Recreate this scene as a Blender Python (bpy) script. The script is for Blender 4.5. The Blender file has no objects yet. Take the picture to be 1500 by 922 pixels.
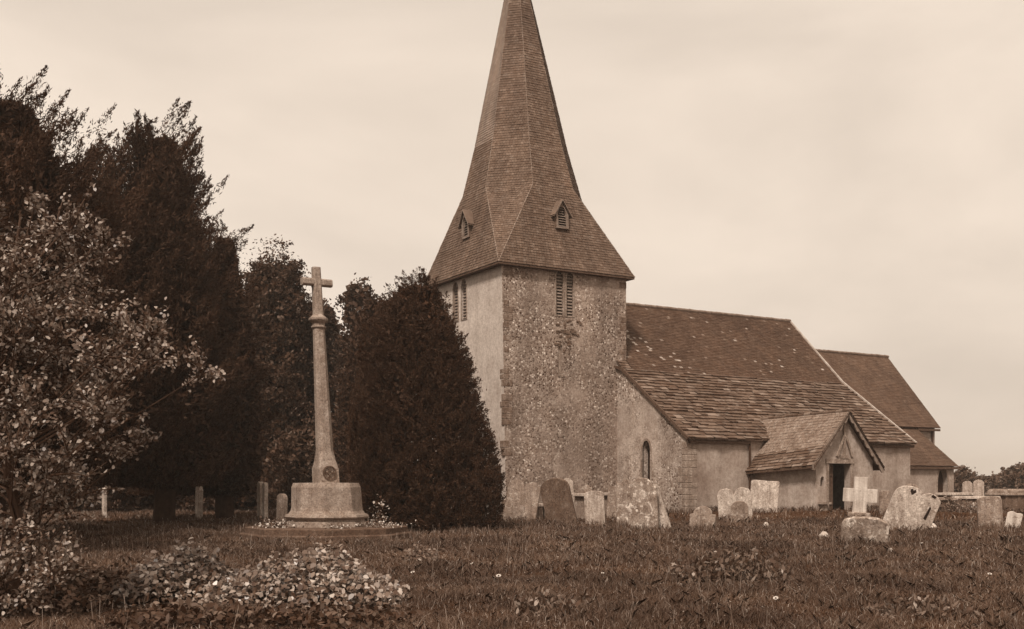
import bpy, math, random
import numpy as np
from mathutils import Vector, Matrix
from mathutils.geometry import tessellate_polygon
random.seed(7)
RNG = np.random.default_rng(11)
scene = bpy.context.scene
COL = scene.collection
F, EYE, HZ = 1600.0, 1.5, 705.0        # focal length in photo pixels, eye height, horizon row

# ------------------------------------------------------------------ helpers
def lerp(a, b, t): return a + (b - a) * t
def sstep(a, b, x):
    t = np.clip((x - a) / (b - a), 0, 1); return t * t * (3 - 2 * t)
AZ = math.radians(59.07)
UX = (math.sin(AZ), math.cos(AZ)); VX = (-UX[1], UX[0])
P0 = ((738 - 750) / F * 43.6, 43.6)
def W(U, V, z): return (P0[0] + U * UX[0] + V * VX[0], P0[1] + U * UX[1] + V * VX[1], z)
def vnoise(x, y, s=0):
    return (np.sin(x * 1.3 + s) * np.cos(y * 1.7 - s) + .6 * np.sin(x * 2.9 + y * 1.1 + s * 2) + .4 * np.cos(y * 4.1 - x * 3.3 + s)) / 2
def ground(x, y):
    x = np.asarray(x, float); y = np.asarray(y, float)
    g = .30 * sstep(37, 43, y) * sstep(0, 9, x) * (1 - sstep(75, 100, y))
    g = g + .16 * np.exp(-((x - 12) ** 2 / 9 + (y - 40.5) ** 2 / 5))
    return g + .05 * vnoise(x * .5, y * .4, 1) * (1 - sstep(45, 60, y))
def G(px, py):
    """point of the ground seen at photo pixel px,py"""
    k = (py - HZ) / F
    y = EYE / k
    for _ in range(30): y = (EYE - float(ground((px - 750) / F * y, y))) / k
    x = (px - 750) / F * y
    return Vector((x, y, float(ground(x, y))))

SEP = [(.0, (1, .38, .15)), (.03, (1, .45, .22)), (.06, (1, .56, .35)), (.1, (1, .65, .46)), (.25, (1, .79, .65)), (.5, (1, .88, .78)), (1, (1, .93, .85))]
def S(L):
    for (a, ca), (b, cb) in zip(SEP, SEP[1:]):
        if L <= b:
            t = (L - a) / (b - a); c = [lerp(p, q, t) for p, q in zip(ca, cb)]; break
    lum = .21 * c[0] + .72 * c[1] + .07 * c[2]
    return tuple(min(.9, L * v / lum) for v in c) + (1,)

class MB:
    def __init__(self): self.v = []; self.f = []; self.m = []
    def vert(self, p): self.v.append(tuple(p)); return len(self.v) - 1
    def poly(self, pts, m=0):
        i = len(self.v); self.v += [tuple(p) for p in pts]; self.f.append(tuple(range(i, i + len(pts)))); self.m.append(m)
    def box(self, c, s, m=0, rot=None, taper=1.0):
        c = Vector(c); hx, hy, hz = [q / 2 for q in s]; i = len(self.v)
        for z in (-hz, hz):
            t = taper if z > 0 else 1
            for x, y in ((-hx, -hy), (hx, -hy), (hx, hy), (-hx, hy)):
                p = Vector((x * t, y * t, z))
                if rot is not None: p = rot @ p
                self.v.append(tuple(c + p))
        for q in ((0, 3, 2, 1), (4, 5, 6, 7), (0, 1, 5, 4), (1, 2, 6, 5), (2, 3, 7, 6), (3, 0, 4, 7)):
            self.f.append(tuple(i + k for k in q)); self.m.append(m)
    def prism(self, outline, M4, t0, t1, m=0):
        """outline in local xz, extruded along local y from t0 to t1, placed by M4"""
        n = len(outline); i = len(self.v)
        for t in (t0, t1):
            for x, z in outline: self.v.append(tuple(M4 @ Vector((x, t, z))))
        self.f.append(tuple(i + k for k in range(n))); self.m.append(m)
        self.f.append(tuple(i + n + k for k in reversed(range(n)))); self.m.append(m)
        for k in range(n):
            a, b = k, (k + 1) % n
            self.f.append((i + b, i + a, i + n + a, i + n + b)); self.m.append(m)
    def loft(self, rings, m=0, caps=True):
        n = len(rings[0]); i = len(self.v)
        for r in rings: self.v += [tuple(p) for p in r]
        for k in range(len(rings) - 1):
            for j in range(n):
                a, b = i + k * n + j, i + k * n + (j + 1) % n
                self.f.append((a, b, b + n, a + n)); self.m.append(m)
        if caps:
            self.f.append(tuple(i + j for j in reversed(range(n)))); self.m.append(m)
            self.f.append(tuple(i + (len(rings) - 1) * n + j for j in range(n))); self.m.append(m)
    def tube(self, pts, radii, sides=7, m=0):
        pts = [Vector(p) for p in pts]; rings = []
        for k, p in enumerate(pts):
            d = (pts[min(k + 1, len(pts) - 1)] - pts[max(k - 1, 0)]).normalized()
            a = d.cross(Vector((.31, .2, .93)))
            if a.length < .1: a = d.cross(Vector((1, 0, 0)))
            a.normalize(); b = d.cross(a)
            rings.append([p + (a * math.cos(2 * math.pi * j / sides) + b * math.sin(2 * math.pi * j / sides)) * radii[k] for j in range(sides)])
        self.loft(rings, m)
    def build(self, name, mats, parent=None, smooth=False, bevel=0):
        me = bpy.data.meshes.new(name)
        off = Vector(parent.matrix_world.translation) if parent else Vector((0, 0, 0))
        root = parent
        while root is not None and root.parent is not None: root = root.parent
        off = Vector(root.location) if root is not None else Vector((0, 0, 0))
        me.from_pydata([(x - off.x, y - off.y, z - off.z) for x, y, z in self.v], [], self.f)
        if not isinstance(mats, (list, tuple)): mats = [mats]
        for q in mats: me.materials.append(q)
        me.polygons.foreach_set('material_index', self.m)
        if smooth: me.polygons.foreach_set('use_smooth', [True] * len(self.f))
        me.update()
        o = bpy.data.objects.new(name, me); COL.objects.link(o)
        if parent is not None: o.parent = parent
        if bevel:
            b = o.modifiers.new('bevel', 'BEVEL'); b.width = bevel; b.segments = 2; b.limit_method = 'ANGLE'; b.angle_limit = .6
        return o
def tag(o, label=None, cat=None, group=None, kind=None):
    if label: o['label'] = label
    if cat: o['category'] = cat
    if group: o['group'] = group
    if kind: o['kind'] = kind
    return o
def empty(name, loc, label, cat, group=None):
    o = bpy.data.objects.new(name, None); COL.objects.link(o); o.location = loc; o.empty_display_size = .2
    return tag(o, label, cat, group)
def cards(name, P, mat, parent=None):
    """P: n x 4 x 3 array of leaf corners -> one mesh"""
    n, k = P.shape[0], P.shape[1]
    root = parent
    while root is not None and root.parent is not None: root = root.parent
    off = np.array(root.location) if root is not None else np.zeros(3)
    me = bpy.data.meshes.new(name)
    me.vertices.add(n * k); me.vertices.foreach_set('co', (P - off).reshape(-1).astype(np.float32))
    me.loops.add(n * k); me.loops.foreach_set('vertex_index', np.arange(n * k, dtype=np.int32))
    me.polygons.add(n); me.polygons.foreach_set('loop_start', np.arange(0, n * k, k, dtype=np.int32))
    me.update(calc_edges=True); me.materials.append(mat)
    o = bpy.data.objects.new(name, me); COL.objects.link(o)
    if parent is not None: o.parent = parent
    return o
def unit(a): return a / (np.linalg.norm(a, axis=-1, keepdims=True) + 1e-9)
def leafcards(C, D, N, L, Wd, fold=.12):
    """centres, directions, approx normals, lengths, widths"""
    D = unit(D); side = unit(np.cross(D, N)); nn = np.cross(side, D)
    L = np.asarray(L).reshape(-1, 1); Wd = np.asarray(Wd).reshape(-1, 1)
    a = C - D * L * .5; b = C + D * L * .5
    l = C - D * L * .05 + side * Wd * .5 + nn * Wd * fold; r = C - D * L * .05 - side * Wd * .5 + nn * Wd * fold
    return np.stack([a, l, b, r], 1)

def roundleaves(C, D, N, L, Wd, fold=.12):
    D = unit(D); side = unit(np.cross(D, N)); nn = np.cross(side, D)
    L = np.asarray(L).reshape(-1, 1); Wd = np.asarray(Wd).reshape(-1, 1)
    P = lambda t, w_, h: C + D * L * t + side * Wd * w_ + nn * Wd * h
    return np.stack([P(-.5, 0, 0), P(-.28, .42, fold), P(.08, .5, fold * 1.2), P(.5, 0, -fold * .6), P(.08, -.5, fold * 1.2), P(-.28, -.42, fold)], 1)

# ------------------------------------------------------------------ materials
def mat(name, build):
    m = bpy.data.materials.new(name); m.use_nodes = True
    nt = m.node_tree; nt.nodes.clear()
    out = nt.nodes.new('ShaderNodeOutputMaterial'); b = nt.nodes.new('ShaderNodeBsdfPrincipled')
    b.inputs['Roughness'].default_value = .85; b.inputs['Specular IOR Level'].default_value = .25
    nt.links.new(b.outputs[0], out.inputs[0])
    build(NT(nt), b, out); return m
class NT:
    def __init__(s, nt): s.nt = nt
    def n(s, t, **k):
        x = s.nt.nodes.new('ShaderNode' + t)
        for a, v in k.items(): setattr(x, a, v)
        return x
    def l(s, a, b): s.nt.links.new(a, b)
    def co(s): return s.n('TexCoord').outputs['Object']
    def noise(s, scale, detail=4, rough=.6, vec=None, dist=0):
        x = s.n('TexNoise'); x.inputs['Scale'].default_value = scale; x.inputs['Detail'].default_value = detail
        x.inputs['Roughness'].default_value = rough; x.inputs['Distortion'].default_value = dist
        s.l(vec if vec is not None else s.co(), x.inputs['Vector']); return x.outputs['Fac']
    def ramp(s, fac, stops, interp='LINEAR'):
        r = s.n('ValToRGB'); r.color_ramp.interpolation = interp; e = r.color_ramp.elements
        while len(e) < len(stops): e.new(.5)
        for q, (p, c) in zip(e, stops):
            q.position = p; q.color = c if isinstance(c, tuple) else S(c)
        s.l(fac, r.inputs['Fac']); return r.outputs['Color']
    def gray(s, fac, a, b, va=0, vb=1):
        r = s.n('MapRange'); s.l(fac, r.inputs[0])
        for i, v in enumerate((a, b, va, vb)): r.inputs[i + 1].default_value = v
        return r.outputs[0]
    def mix(s, f, a, b, blend='MIX'):
        x = s.n('Mix', data_type='RGBA', blend_type=blend)
        if isinstance(f, (int, float)): x.inputs[0].default_value = f
        else: s.l(f, x.inputs[0])
        for q, i in ((a, 6), (b, 7)):
            if isinstance(q, tuple): x.inputs[i].default_value = q
            elif isinstance(q, (int, float)): x.inputs[i].default_value = S(q)
            else: s.l(q, x.inputs[i])
        return x.outputs[2]
    def math(s, op, a, b=None):
        x = s.n('Math', operation=op)
        for i, q in enumerate((a, b)):
            if q is None: continue
            if isinstance(q, (int, float)): x.inputs[i].default_value = q
            else: s.l(q, x.inputs[i])
        return x.outputs[0]
    def bump(s, h, b, dist=.02, strength=1):
        x = s.n('Bump'); x.inputs['Distance'].default_value = dist; x.inputs['Strength'].default_value = strength
        s.l(h, x.inputs['Height']); s.l(x.outputs[0], b.inputs['Normal'])
    def island(s): return s.n('NewGeometry').outputs['Random Per Island']
def m_flint(name, cover=.5, base=(.10, .24), pale=.62):
    def f(k, b, out):
        v = k.n('TexVoronoi'); v.inputs['Scale'].default_value = 12; v.inputs['Randomness'].default_value = 1; k.l(k.co(), v.inputs['Vector'])
        e = k.n('TexVoronoi', feature='DISTANCE_TO_EDGE'); e.inputs['Scale'].default_value = 12; k.l(k.co(), e.inputs['Vector'])
        sep = k.n('SeparateColor'); k.l(v.outputs['Color'], sep.inputs[0])
        flint = k.ramp(sep.outputs[0], [(0, .04), (.3, .09), (.6, .18), (.76, .36), (.9, pale), (1, .8)])
        mortar = k.ramp(k.noise(1.6, 8), [(.3, base[0] + .06), (.7, base[1] + .05)])
        edge = k.gray(e.outputs['Distance'], .05, .14)
        big = k.gray(k.noise(.45, 5, .65), cover - .12, cover + .12)
        sm = k.gray(sep.outputs[1], .25, .5)
        mask = k.math('MULTIPLY', k.math('MULTIPLY', edge, k.math('MAXIMUM', big, .12)), k.math('MAXIMUM', sm, .3))
        c = k.mix(mask, mortar, flint)
        st = k.n('Mapping'); st.inputs['Scale'].default_value = (1.2, 1.2, .12); k.l(k.co(), st.inputs[0])
        c = k.mix(.5, c, k.ramp(k.noise(.9, 7, .65, st.outputs[0]), [(.34, (.55, .5, .47, 1)), (.5, (.95, .93, .92, 1)), (.66, (1.25, 1.23, 1.2, 1))]), 'MULTIPLY')
        c = k.mix(.6, c, k.ramp(k.noise(.35, 4, .6), [(.38, (.7, .66, .63, 1)), (.6, (1.2, 1.18, 1.16, 1))]), 'MULTIPLY')
        fine = k.ramp(k.noise(14, 3, .7), [(.3, (.66, .62, .6, 1)), (.7, (1.22, 1.2, 1.2, 1))])
        c = k.mix(.8, c, fine, 'MULTIPLY')
        k.l(c, b.inputs['Base Color'])
        h = k.math('ADD', k.math('MULTIPLY', mask, .7), k.math('MULTIPLY', k.noise(9, 6), .5))
        k.bump(h, b, .04, .9)
    return mat(name, f)
def m_render(name, lo, mid, hi, sc=.6, streak=.5, dist=.02):
    def f(k, b, out):
        n = k.noise(sc, 10, .68); c = k.ramp(n, [(.28, lo), (.5, mid), (.72, hi)])
        st = k.n('Mapping'); st.inputs['Scale'].default_value = (1.6, 1.6, .18); k.l(k.co(), st.inputs[0])
        c = k.mix(streak, c, k.ramp(k.noise(1.2, 6, .65, st.outputs[0]), [(.32, (.5, .44, .4, 1)), (.6, (1.06, 1.04, 1.03, 1))]), 'MULTIPLY')
        fine = k.noise(9, 6, .75)
        c = k.mix(.85, c, k.ramp(fine, [(.3, (.62, .57, .54, 1)), (.55, (1.02, 1, 1, 1)), (.75, (1.25, 1.24, 1.22, 1))]), 'MULTIPLY')
        k.l(c, b.inputs['Base Color']); k.bump(fine, b, dist, .8)
    return mat(name, f)
def m_tile(name, stops, lichen=.0, sc=.5, rough=.85):
    def f(k, b, out):
        c = k.ramp(k.island(), stops)
        c = k.mix(.8, c, k.ramp(k.noise(sc, 7, .65), [(.3, (.68, .63, .6, 1)), (.55, (1, 1, 1, 1)), (.75, (1.25, 1.22, 1.2, 1))]), 'MULTIPLY')
        sm = k.n('Mapping'); sm.inputs['Scale'].default_value = (1.3, 1.3, .22); k.l(k.co(), sm.inputs[0])
        c = k.mix(.8, c, k.ramp(k.noise(1.3, 7, .7, sm.outputs[0]), [(.34, (.7, .67, .65, 1)), (.5, (.98, .98, .98, 1)), (.66, (1.25, 1.24, 1.22, 1))]), 'MULTIPLY')
        if lichen:
            c = k.mix(k.math('MULTIPLY', k.gray(k.noise(3.2, 8, .7), .56, .66), lichen), c, .42)
        k.l(c, b.inputs['Base Color']); b.inputs['Roughness'].default_value = rough
        k.bump(k.noise(25, 4), b, .008, .7)
    return mat(name, f)
def m_stone(name, lo, mid, hi, lich=.55, spots=True, streak=.6):
    def f(k, b, out):
        oi = k.n('ObjectInfo').outputs['Random']
        mp = k.n('Mapping'); k.l(k.co(), mp.inputs[0])
        cx = k.n('CombineXYZ'); k.l(k.math('MULTIPLY', oi, 40), cx.inputs[0]); k.l(cx.outputs[0], mp.inputs['Location'])
        vec = mp.outputs[0]
        c = k.ramp(k.noise(2.2, 9, .7, vec), [(.3, lo), (.5, mid), (.7, hi)])
        c = k.mix(k.math('MULTIPLY', k.gray(k.noise(5, 8, .7, vec, .4), .54, .62), lich), c, min(.75, hi * 1.7))
        c = k.mix(k.math('MULTIPLY', k.gray(k.noise(7.5, 6, .75, vec), .58, .66), .75), c, lo * .4)
        if spots:
            v = k.n('TexVoronoi'); v.inputs['Scale'].default_value = 5.5; k.l(vec, v.inputs['Vector'])
            s = k.n('SeparateColor'); k.l(v.outputs['Color'], s.inputs[0])
            dd = k.math('ADD', v.outputs['Distance'], k.math('MULTIPLY', k.noise(14, 4, .7, vec), .45))
            m = k.math('MULTIPLY', k.gray(dd, .5, .42), k.gray(s.outputs[0], .6, .65))
            c = k.mix(k.math('MULTIPLY', m, lich), c, min(.7, hi * 1.6))
        c = k.mix(.75, c, k.ramp(k.noise(22, 5, .8, vec), [(.36, (.42, .36, .32, 1)), (.5, (.95, .93, .92, 1)), (.62, (1.35, 1.33, 1.3, 1))]), 'MULTIPLY') if lich > .25 else c
        st = k.n('Mapping'); st.inputs['Scale'].default_value = (5, 5, .5); k.l(vec, st.inputs[0])
        c = k.mix(streak, c, k.ramp(k.noise(1.6, 6, .7, st.outputs[0]), [(.35, (.45, .38, .34, 1)), (.6, (1.1, 1.08, 1.06, 1))]), 'MULTIPLY')
        k.l(c, b.inputs['Base Color']); k.bump(k.noise(16, 6, .7, vec), b, .02, 1)
    return mat(name, f)
def m_leaf(name, stops, rough=.5, trans=.25, spec=.35, patch=0):
    def f(k, b, out):
        c = k.ramp(k.island(), stops)
        c = k.mix(.6, c, k.ramp(k.noise(.9, 3), [(.3, (.7, .66, .64, 1)), (.7, (1.3, 1.3, 1.3, 1))]), 'MULTIPLY')
        if patch: c = k.mix(patch, c, k.ramp(k.noise(.32, 7, .7), [(.36, (.55, .5, .46, 1)), (.5, (.95, .95, .95, 1)), (.64, (1.6, 1.6, 1.55, 1))]), 'MULTIPLY')
        k.l(c, b.inputs['Base Color']); b.inputs['Roughness'].default_value = rough; b.inputs['Specular IOR Level'].default_value = spec
        t = k.n('BsdfTranslucent'); k.l(c, t.inputs[0]); mx = k.n('MixShader'); mx.inputs[0].default_value = trans
        k.l(b.outputs[0], mx.inputs[1]); k.l(t.outputs[0], mx.inputs[2]); k.l(mx.outputs[0], out.inputs[0])
    return mat(name, f)
def m_plain(name, lo, hi, sc=6, rough=.8):
    def f(k, b, out):
        n = k.noise(sc, 7, .65); k.l(k.ramp(n, [(.3, lo), (.7, hi)]), b.inputs['Base Color']); b.inputs['Roughness'].default_value = rough
        k.bump(n, b, .01, .6)
    return mat(name, f)

M = dict(
    flint=m_flint('flint_wall', .41, (.16, .32), .76),
    flint_pale=m_flint('flint_wall_limewashed', .5, (.2, .42), .66),
    west=m_render('old_lime_render', .34, .50, .62, .5, .3),
    render=m_render('aisle_render', .20, .34, .46, .7, .45),
    porch=m_render('porch_plaster', .24, .37, .50, 1.2, .45),
    quoin=m_stone('quoin_stone', .07, .15, .27, .3, False),
    shingle=m_tile('oak_shingle', [(0, .085), (.35, .10), (.85, .118), (1, .15)], .15, .5),
    shingle_new=m_tile('renewed_oak_shingle', [(0, .18), (.4, .195), (.8, .21), (1, .24)], .05, .6),
    tile=m_tile('clay_roof_tile', [(0, .045), (.4, .058), (.985, .075), (.99, .13), (1, .2)], .04, .35),
    tile2=m_tile('chancel_roof_tile', [(0, .06), (.4, .072), (.98, .085), (1, .11)], .0, .35),
    slab=m_tile('stone_roof_slab', [(0, .065), (.4, .09), (.8, .12), (1, .2)], .3, .8),
    moss=m_stone('mossy_stone_slab_roof', .11, .19, .28, .4, False, .4),
    hip=m_plain('hip_shingle', .13, .24, 1.2),
    hedge=m_leaf('hedge_leaves', [(0, .05), (.5, .08), (.85, .12), (1, .2)], .6, .2, .2),
    weed_dark=m_leaf('undergrowth_leaves', [(0, .03), (.5, .055), (.85, .09), (1, .17)], .6, .2, .25),
    tile_pale=m_plain('lichened_tile', .13, .4, 3),
    verge=m_plain('verge_mortar', .2, .5, 4),
    ridge=m_plain('ridge_tile_clay', .09, .2, 5),
    wood=m_plain('weathered_timber', .03, .10, 10),
    bargeboard=m_plain('bargeboard_timber', .1, .26, 6),
    dark=m_plain('shade_black', .006, .012, 3),  # near-black standing for the shade inside openings and hollows
    louvre=m_plain('louvre_slate', .16, .28, 12),
    dress=m_stone('dressed_stone', .16, .26, .36, .3, False),
    glass=m_plain('leaded_glass', .012, .03, 9, .7),
    lead=m_plain('iron_gutter', .02, .045, 9, .5),
    memorial=m_stone('memorial_stone', .17, .25, .34, .26, False, .3),
    memorial_dark=m_stone('platform_stone', .05, .085, .13, .3, False, .3),
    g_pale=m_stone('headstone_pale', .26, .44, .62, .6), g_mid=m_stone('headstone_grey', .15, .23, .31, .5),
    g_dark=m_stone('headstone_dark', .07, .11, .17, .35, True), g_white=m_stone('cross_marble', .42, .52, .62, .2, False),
    g_lichen=m_stone('headstone_lichened', .12, .26, .42, .95), g_plain=m_stone('headstone_clean', .26, .38, .5, .4, False),
    bark=m_plain('tree_bark', .025, .06, 5),
    yew=m_leaf('yew_needles', [(0, .022), (.5, .034), (.85, .048), (1, .075)], .7, .2, .15),
    yewbush=m_leaf('clipped_yew_needles', [(0, .022), (.5, .033), (.88, .05), (1, .085)], .7, .15, .15),
    far=m_leaf('woodland_leaves', [(0, .03), (.5, .048), (.88, .075), (1, .18)], .6, .2, .2),
    pale_leaf=m_leaf('pale_tree_leaves', [(0, .05), (.4, .12), (.75, .25), (1, .42)], .4, .2, .5),
    ivy=m_leaf('broad_ground_leaves', [(0, .035), (.4, .095), (.75, .21), (1, .42)], .38, .12, .6),
    weed=m_leaf('weed_leaves', [(0, .05), (.5, .10), (.85, .17), (1, .34)], .6, .25, .3),
    grass=m_leaf('grass_blades', [(0, .04), (.45, .07), (.8, .105), (.94, .18), (1, .42)], .6, .2, .2, .9),
    petal=m_plain('white_petals', .6, .75, 8),
    wreath=m_leaf('wreath_flowers', [(0, .04), (.45, .1), (.6, .45), (1, .7)], .6, .2, .2),
)

# ------------------------------------------------------------------ camera, world, sun
cam = bpy.data.cameras.new('camera'); co = bpy.data.objects.new('camera', cam); COL.objects.link(co); scene.camera = co
co.location = (0, 0, EYE); co.rotation_euler = (math.pi / 2, 0, 0)
cam.sensor_width = 36; cam.lens = 36 * F / 1500; cam.shift_y = (HZ - 461) / 1500; cam.clip_end = 5000; cam.clip_start = .1
SUN_EL, SUN_AZ = math.radians(50), math.atan2(-.3, -.8)
sd = Vector((math.sin(SUN_AZ) * math.cos(SUN_EL), math.cos(SUN_AZ) * math.cos(SUN_EL), math.sin(SUN_EL)))
sl = bpy.data.lights.new('sun', 'SUN'); sl.energy = 3.8; sl.angle = math.radians(10); sl.color = (1, .9, .8)
so = bpy.data.objects.new('sun', sl); COL.objects.link(so); so.rotation_euler = sd.to_track_quat('Z', 'Y').to_euler(); so.location = (0, 0, 60)
w = bpy.data.worlds.new('World'); scene.world = w; w.use_nodes = True; nt = w.node_tree; nt.nodes.clear(); k = NT(nt)
sky = k.n('TexSky', sky_type='NISHITA'); sky.sun_disc = False; sky.sun_elevation = SUN_EL; sky.sun_rotation = SUN_AZ
bw = k.n('RGBToBW'); k.l(sky.outputs[0], bw.inputs[0])
lum = k.math('MULTIPLY', k.math('POWER', bw.outputs[0], .12), 5.55)
tc = k.n('TexCoord').outputs['Generated']
mp = k.n('Mapping'); mp.inputs['Scale'].default_value = (1, 1, 2.8); mp.inputs['Rotation'].default_value = (.12, .12, .4); mp.inputs['Location'].default_value = (.3, .7, .1); k.l(tc, mp.inputs[0])
cl = k.gray(k.noise(1.3, 6, .52, mp.outputs[0], .35), .36, .64, .80, 1.16)
lum = k.math('MULTIPLY', lum, cl)
tint = k.n('VectorMath', operation='SCALE'); tint.inputs[0].default_value = (1, .85, .712); k.l(lum, tint.inputs['Scale'])
bg = k.n('Background'); bg.inputs['Strength'].default_value = .13; k.l(tint.outputs[0], bg.inputs[0])
wo = k.n('OutputWorld'); k.l(bg.outputs[0], wo.inputs[0])
vs = scene.view_settings; vs.view_transform = 'Standard'; vs.look = 'None'; vs.gamma = 1; vs.exposure = 0; vs.use_curve_mapping = False
scene.render.engine = 'CYCLES'; scene.cycles.max_bounces = 6; scene.cycles.diffuse_bounces = 4; scene.cycles.transparent_max_bounces = 4

# ------------------------------------------------------------------ ground
def build_ground():
    xs = np.concatenate([np.linspace(-1200, -60, 14), np.linspace(-50, 60, 170), np.linspace(70, 1200, 14)])
    ys = np.concatenate([np.linspace(-300, -2, 8), np.linspace(0, 70, 130), np.linspace(76, 1500, 26)])
    X, Y = np.meshgrid(xs, ys); Z = ground(X, Y)
    m = MB(); m.v = [tuple(p) for p in np.stack([X, Y, Z], -1).reshape(-1, 3)]
    nx = len(xs)
    for j in range(len(ys) - 1):
        for i in range(nx - 1):
            m.f.append((j * nx + i, j * nx + i + 1, (j + 1) * nx + i + 1, (j + 1) * nx + i)); m.m.append(0)
    def f(k, b, out):
        c = k.ramp(k.noise(.6, 8, .7), [(.3, .035), (.5, .055), (.7, .08)])
        c = k.mix(.8, c, k.ramp(k.noise(11, 6, .75), [(.3, (.5, .45, .4, 1)), (.7, (1.4, 1.35, 1.3, 1))]), 'MULTIPLY')
        k.l(c, b.inputs['Base Color']); b.inputs['Roughness'].default_value = .95; b.inputs['Specular IOR Level'].default_value = 0
        k.bump(k.noise(16, 6, .8), b, .05, 1)
    o = m.build('ground', mat('churchyard_turf', f), smooth=True); tag(o, kind='structure')
build_ground()

# ------------------------------------------------------------------ the church
church = empty('church', W(0, 0, 0), 'flint church with tall shingled broach spire and long sweeping tiled roofs', 'church')

def tiles(m, a, b, c, d, course, tw, th, centre, mi=0, jit=.12, sag=0, under=True, mfun=None):
    """courses of tiles on the patch a(bottom left) b(bottom right) c(top right) d(top left)"""
    a, b, c, d = map(Vector, (a, b, c, d))
    n = (b - a).cross(d - a).normalized()
    if n.length < .5: n = (c - b).cross(c - a).normalized()
    if n.dot((a + b + c + d) / 4 - Vector(centre)) < 0: n = -n
    if under: m.poly([a - n * .03, b - n * .03, c - n * .03, d - n * .03], mi)
    H = ((d + c) / 2 - (a + b) / 2).length; rows = max(1, int(round(H / course)))
    for r in range(rows):
        t0 = r / rows; t1 = min(1, (r + 1.3) / rows)
        L0, R0 = a.lerp(d, t0), b.lerp(c, t0); L1, R1 = a.lerp(d, t1), b.lerp(c, t1)
        w0 = (R0 - L0).length
        if w0 < .02: continue
        nt_ = max(1, int(round(w0 / tw)))
        s = [0.0]
        off = .5 if r % 2 else 0
        cuts = [(q + off + random.uniform(-jit, jit)) / nt_ for q in range(0 if off else 1, nt_)]
        s += sorted(min(max(q, .0), 1) for q in cuts) + [1.0]
        rt = th * random.uniform(.85, 1.15)
        for q in range(len(s) - 1):
            s0, s1 = s[q], s[q + 1]
            if (s1 - s0) * w0 < .012: continue
            e = th * random.uniform(-.25, .3) * (1 + jit); dz = (random.uniform(-1, 1) * jit * .5) / rows
            g = .004 / w0
            p0 = L0.lerp(R0, s0 + g) + (d - a) * dz; p1 = L0.lerp(R0, s1 - g) + (c - b) * dz
            p2 = L1.lerp(R1, s1 - g); p3 = L1.lerp(R1, s0 + g)
            mm = mi if mfun is None else mfun((p0 + p2) / 2)
            u0 = p0 + n * (rt + e); u1 = p1 + n * (rt + e + th * random.uniform(-.15, .15))
            i = len(m.v); m.v += [tuple(u0), tuple(u1), tuple(p2 + n * .002), tuple(p3 + n * .002), tuple(p0 - n * .02), tuple(p1 - n * .02)]
            m.f += [(i, i + 1, i + 2, i + 3), (i + 4, i + 5, i + 1, i)]; m.m += [mm, mm]

def holewall(m, o, ex, ez, outline, holes, inward, depth, mi=0, mreveal=None):
    """flat wall from origin o with axes ex,ez; holes get reveals of the given depth"""
    o, ex, ez, inward = map(Vector, (o, ex, ez, inward))
    P = lambda q, t=0: o + ex * q[0] + ez * q[1] + inward * t
    allp = [Vector((x, z, 0)) for x, z in outline]; lists = [allp[:]]
    for h in holes:
        hp = [Vector((x, z, 0)) for x, z in h]; lists.append(hp); allp += hp
    i = len(m.v); m.v += [tuple(P((p.x, p.y))) for p in allp]
    for t in tessellate_polygon(lists): m.f.append(tuple(i + q for q in t)); m.m.append(mi)
    for h in holes:
        for q in range(len(h)):
            m.poly([P(h[q]), P(h[(q + 1) % len(h)]), P(h[(q + 1) % len(h)], depth), P(h[q], depth)], mi if mreveal is None else mreveal)
def arch(cx, z0, w, h, pointed=False, n=8):
    """opening outline: flat sill, arched head"""
    r = w / 2; pts = [(cx - r, z0), (cx + r, z0)]
    if pointed:
        hs = z0 + h - w * .9
        for q in range(n + 1): t = q / n; pts.append((cx + r * math.cos(t * math.pi / 2) ** .75 if q < n else cx, hs + w * .9 * math.sin(t * math.pi / 2) ** 1.1))
        for q in range(n - 1, -1, -1): t = q / n; pts.append((cx - r * math.cos(t * math.pi / 2) ** .75, hs + w * .9 * math.sin(t * math.pi / 2) ** 1.1))
    else:
        hs = z0 + h - r
        for q in range(2 * n + 1): t = math.pi * q / (2 * n); pts.append((cx + r * math.cos(t), hs + r * math.sin(t)))
    return pts
U3 = Vector((UX[0], UX[1], 0)); V3 = Vector((VX[0], VX[1], 0)); Z3 = Vector((0, 0, 1))
def MU(U, V, z=0):   # local x = east(U), y = north(V)
    return Matrix.Translation(W(U, V, z)) @ Matrix(((UX[0], VX[0], 0, 0), (UX[1], VX[1], 0, 0), (0, 0, 1, 0), (0, 0, 0, 1)))
RUV = MU(0, 0).to_3x3()
def ubox(m, u0, u1, v0, v1, z0, z1, mi=0, taper=1):
    m.box(W((u0 + u1) / 2, (v0 + v1) / 2, (z0 + z1) / 2), (abs(u1 - u0), abs(v1 - v0), abs(z1 - z0)), mi, RUV, taper)

TW, TN, TZ = 6.07, 6.14, 10.3
ZB = -.5
# tower walls
m = MB()
s_holes = [arch(2.66, 8.3, .34, 1.82), arch(3.17, 8.3, .36, 1.82), [(2.6, 5.9), (2.8, 5.9), (2.8, 7.1), (2.6, 7.1)]]
holewall(m, W(0, 0, 0), U3, Z3, [(.12, ZB), (TW, ZB), (TW, TZ), (-.1, TZ)], s_holes, V3, .28, 0)
w_holes = [arch(3.2, 8.35, .42, 1.7), arch(3.95, 8.35, .46, 1.7)]
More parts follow.
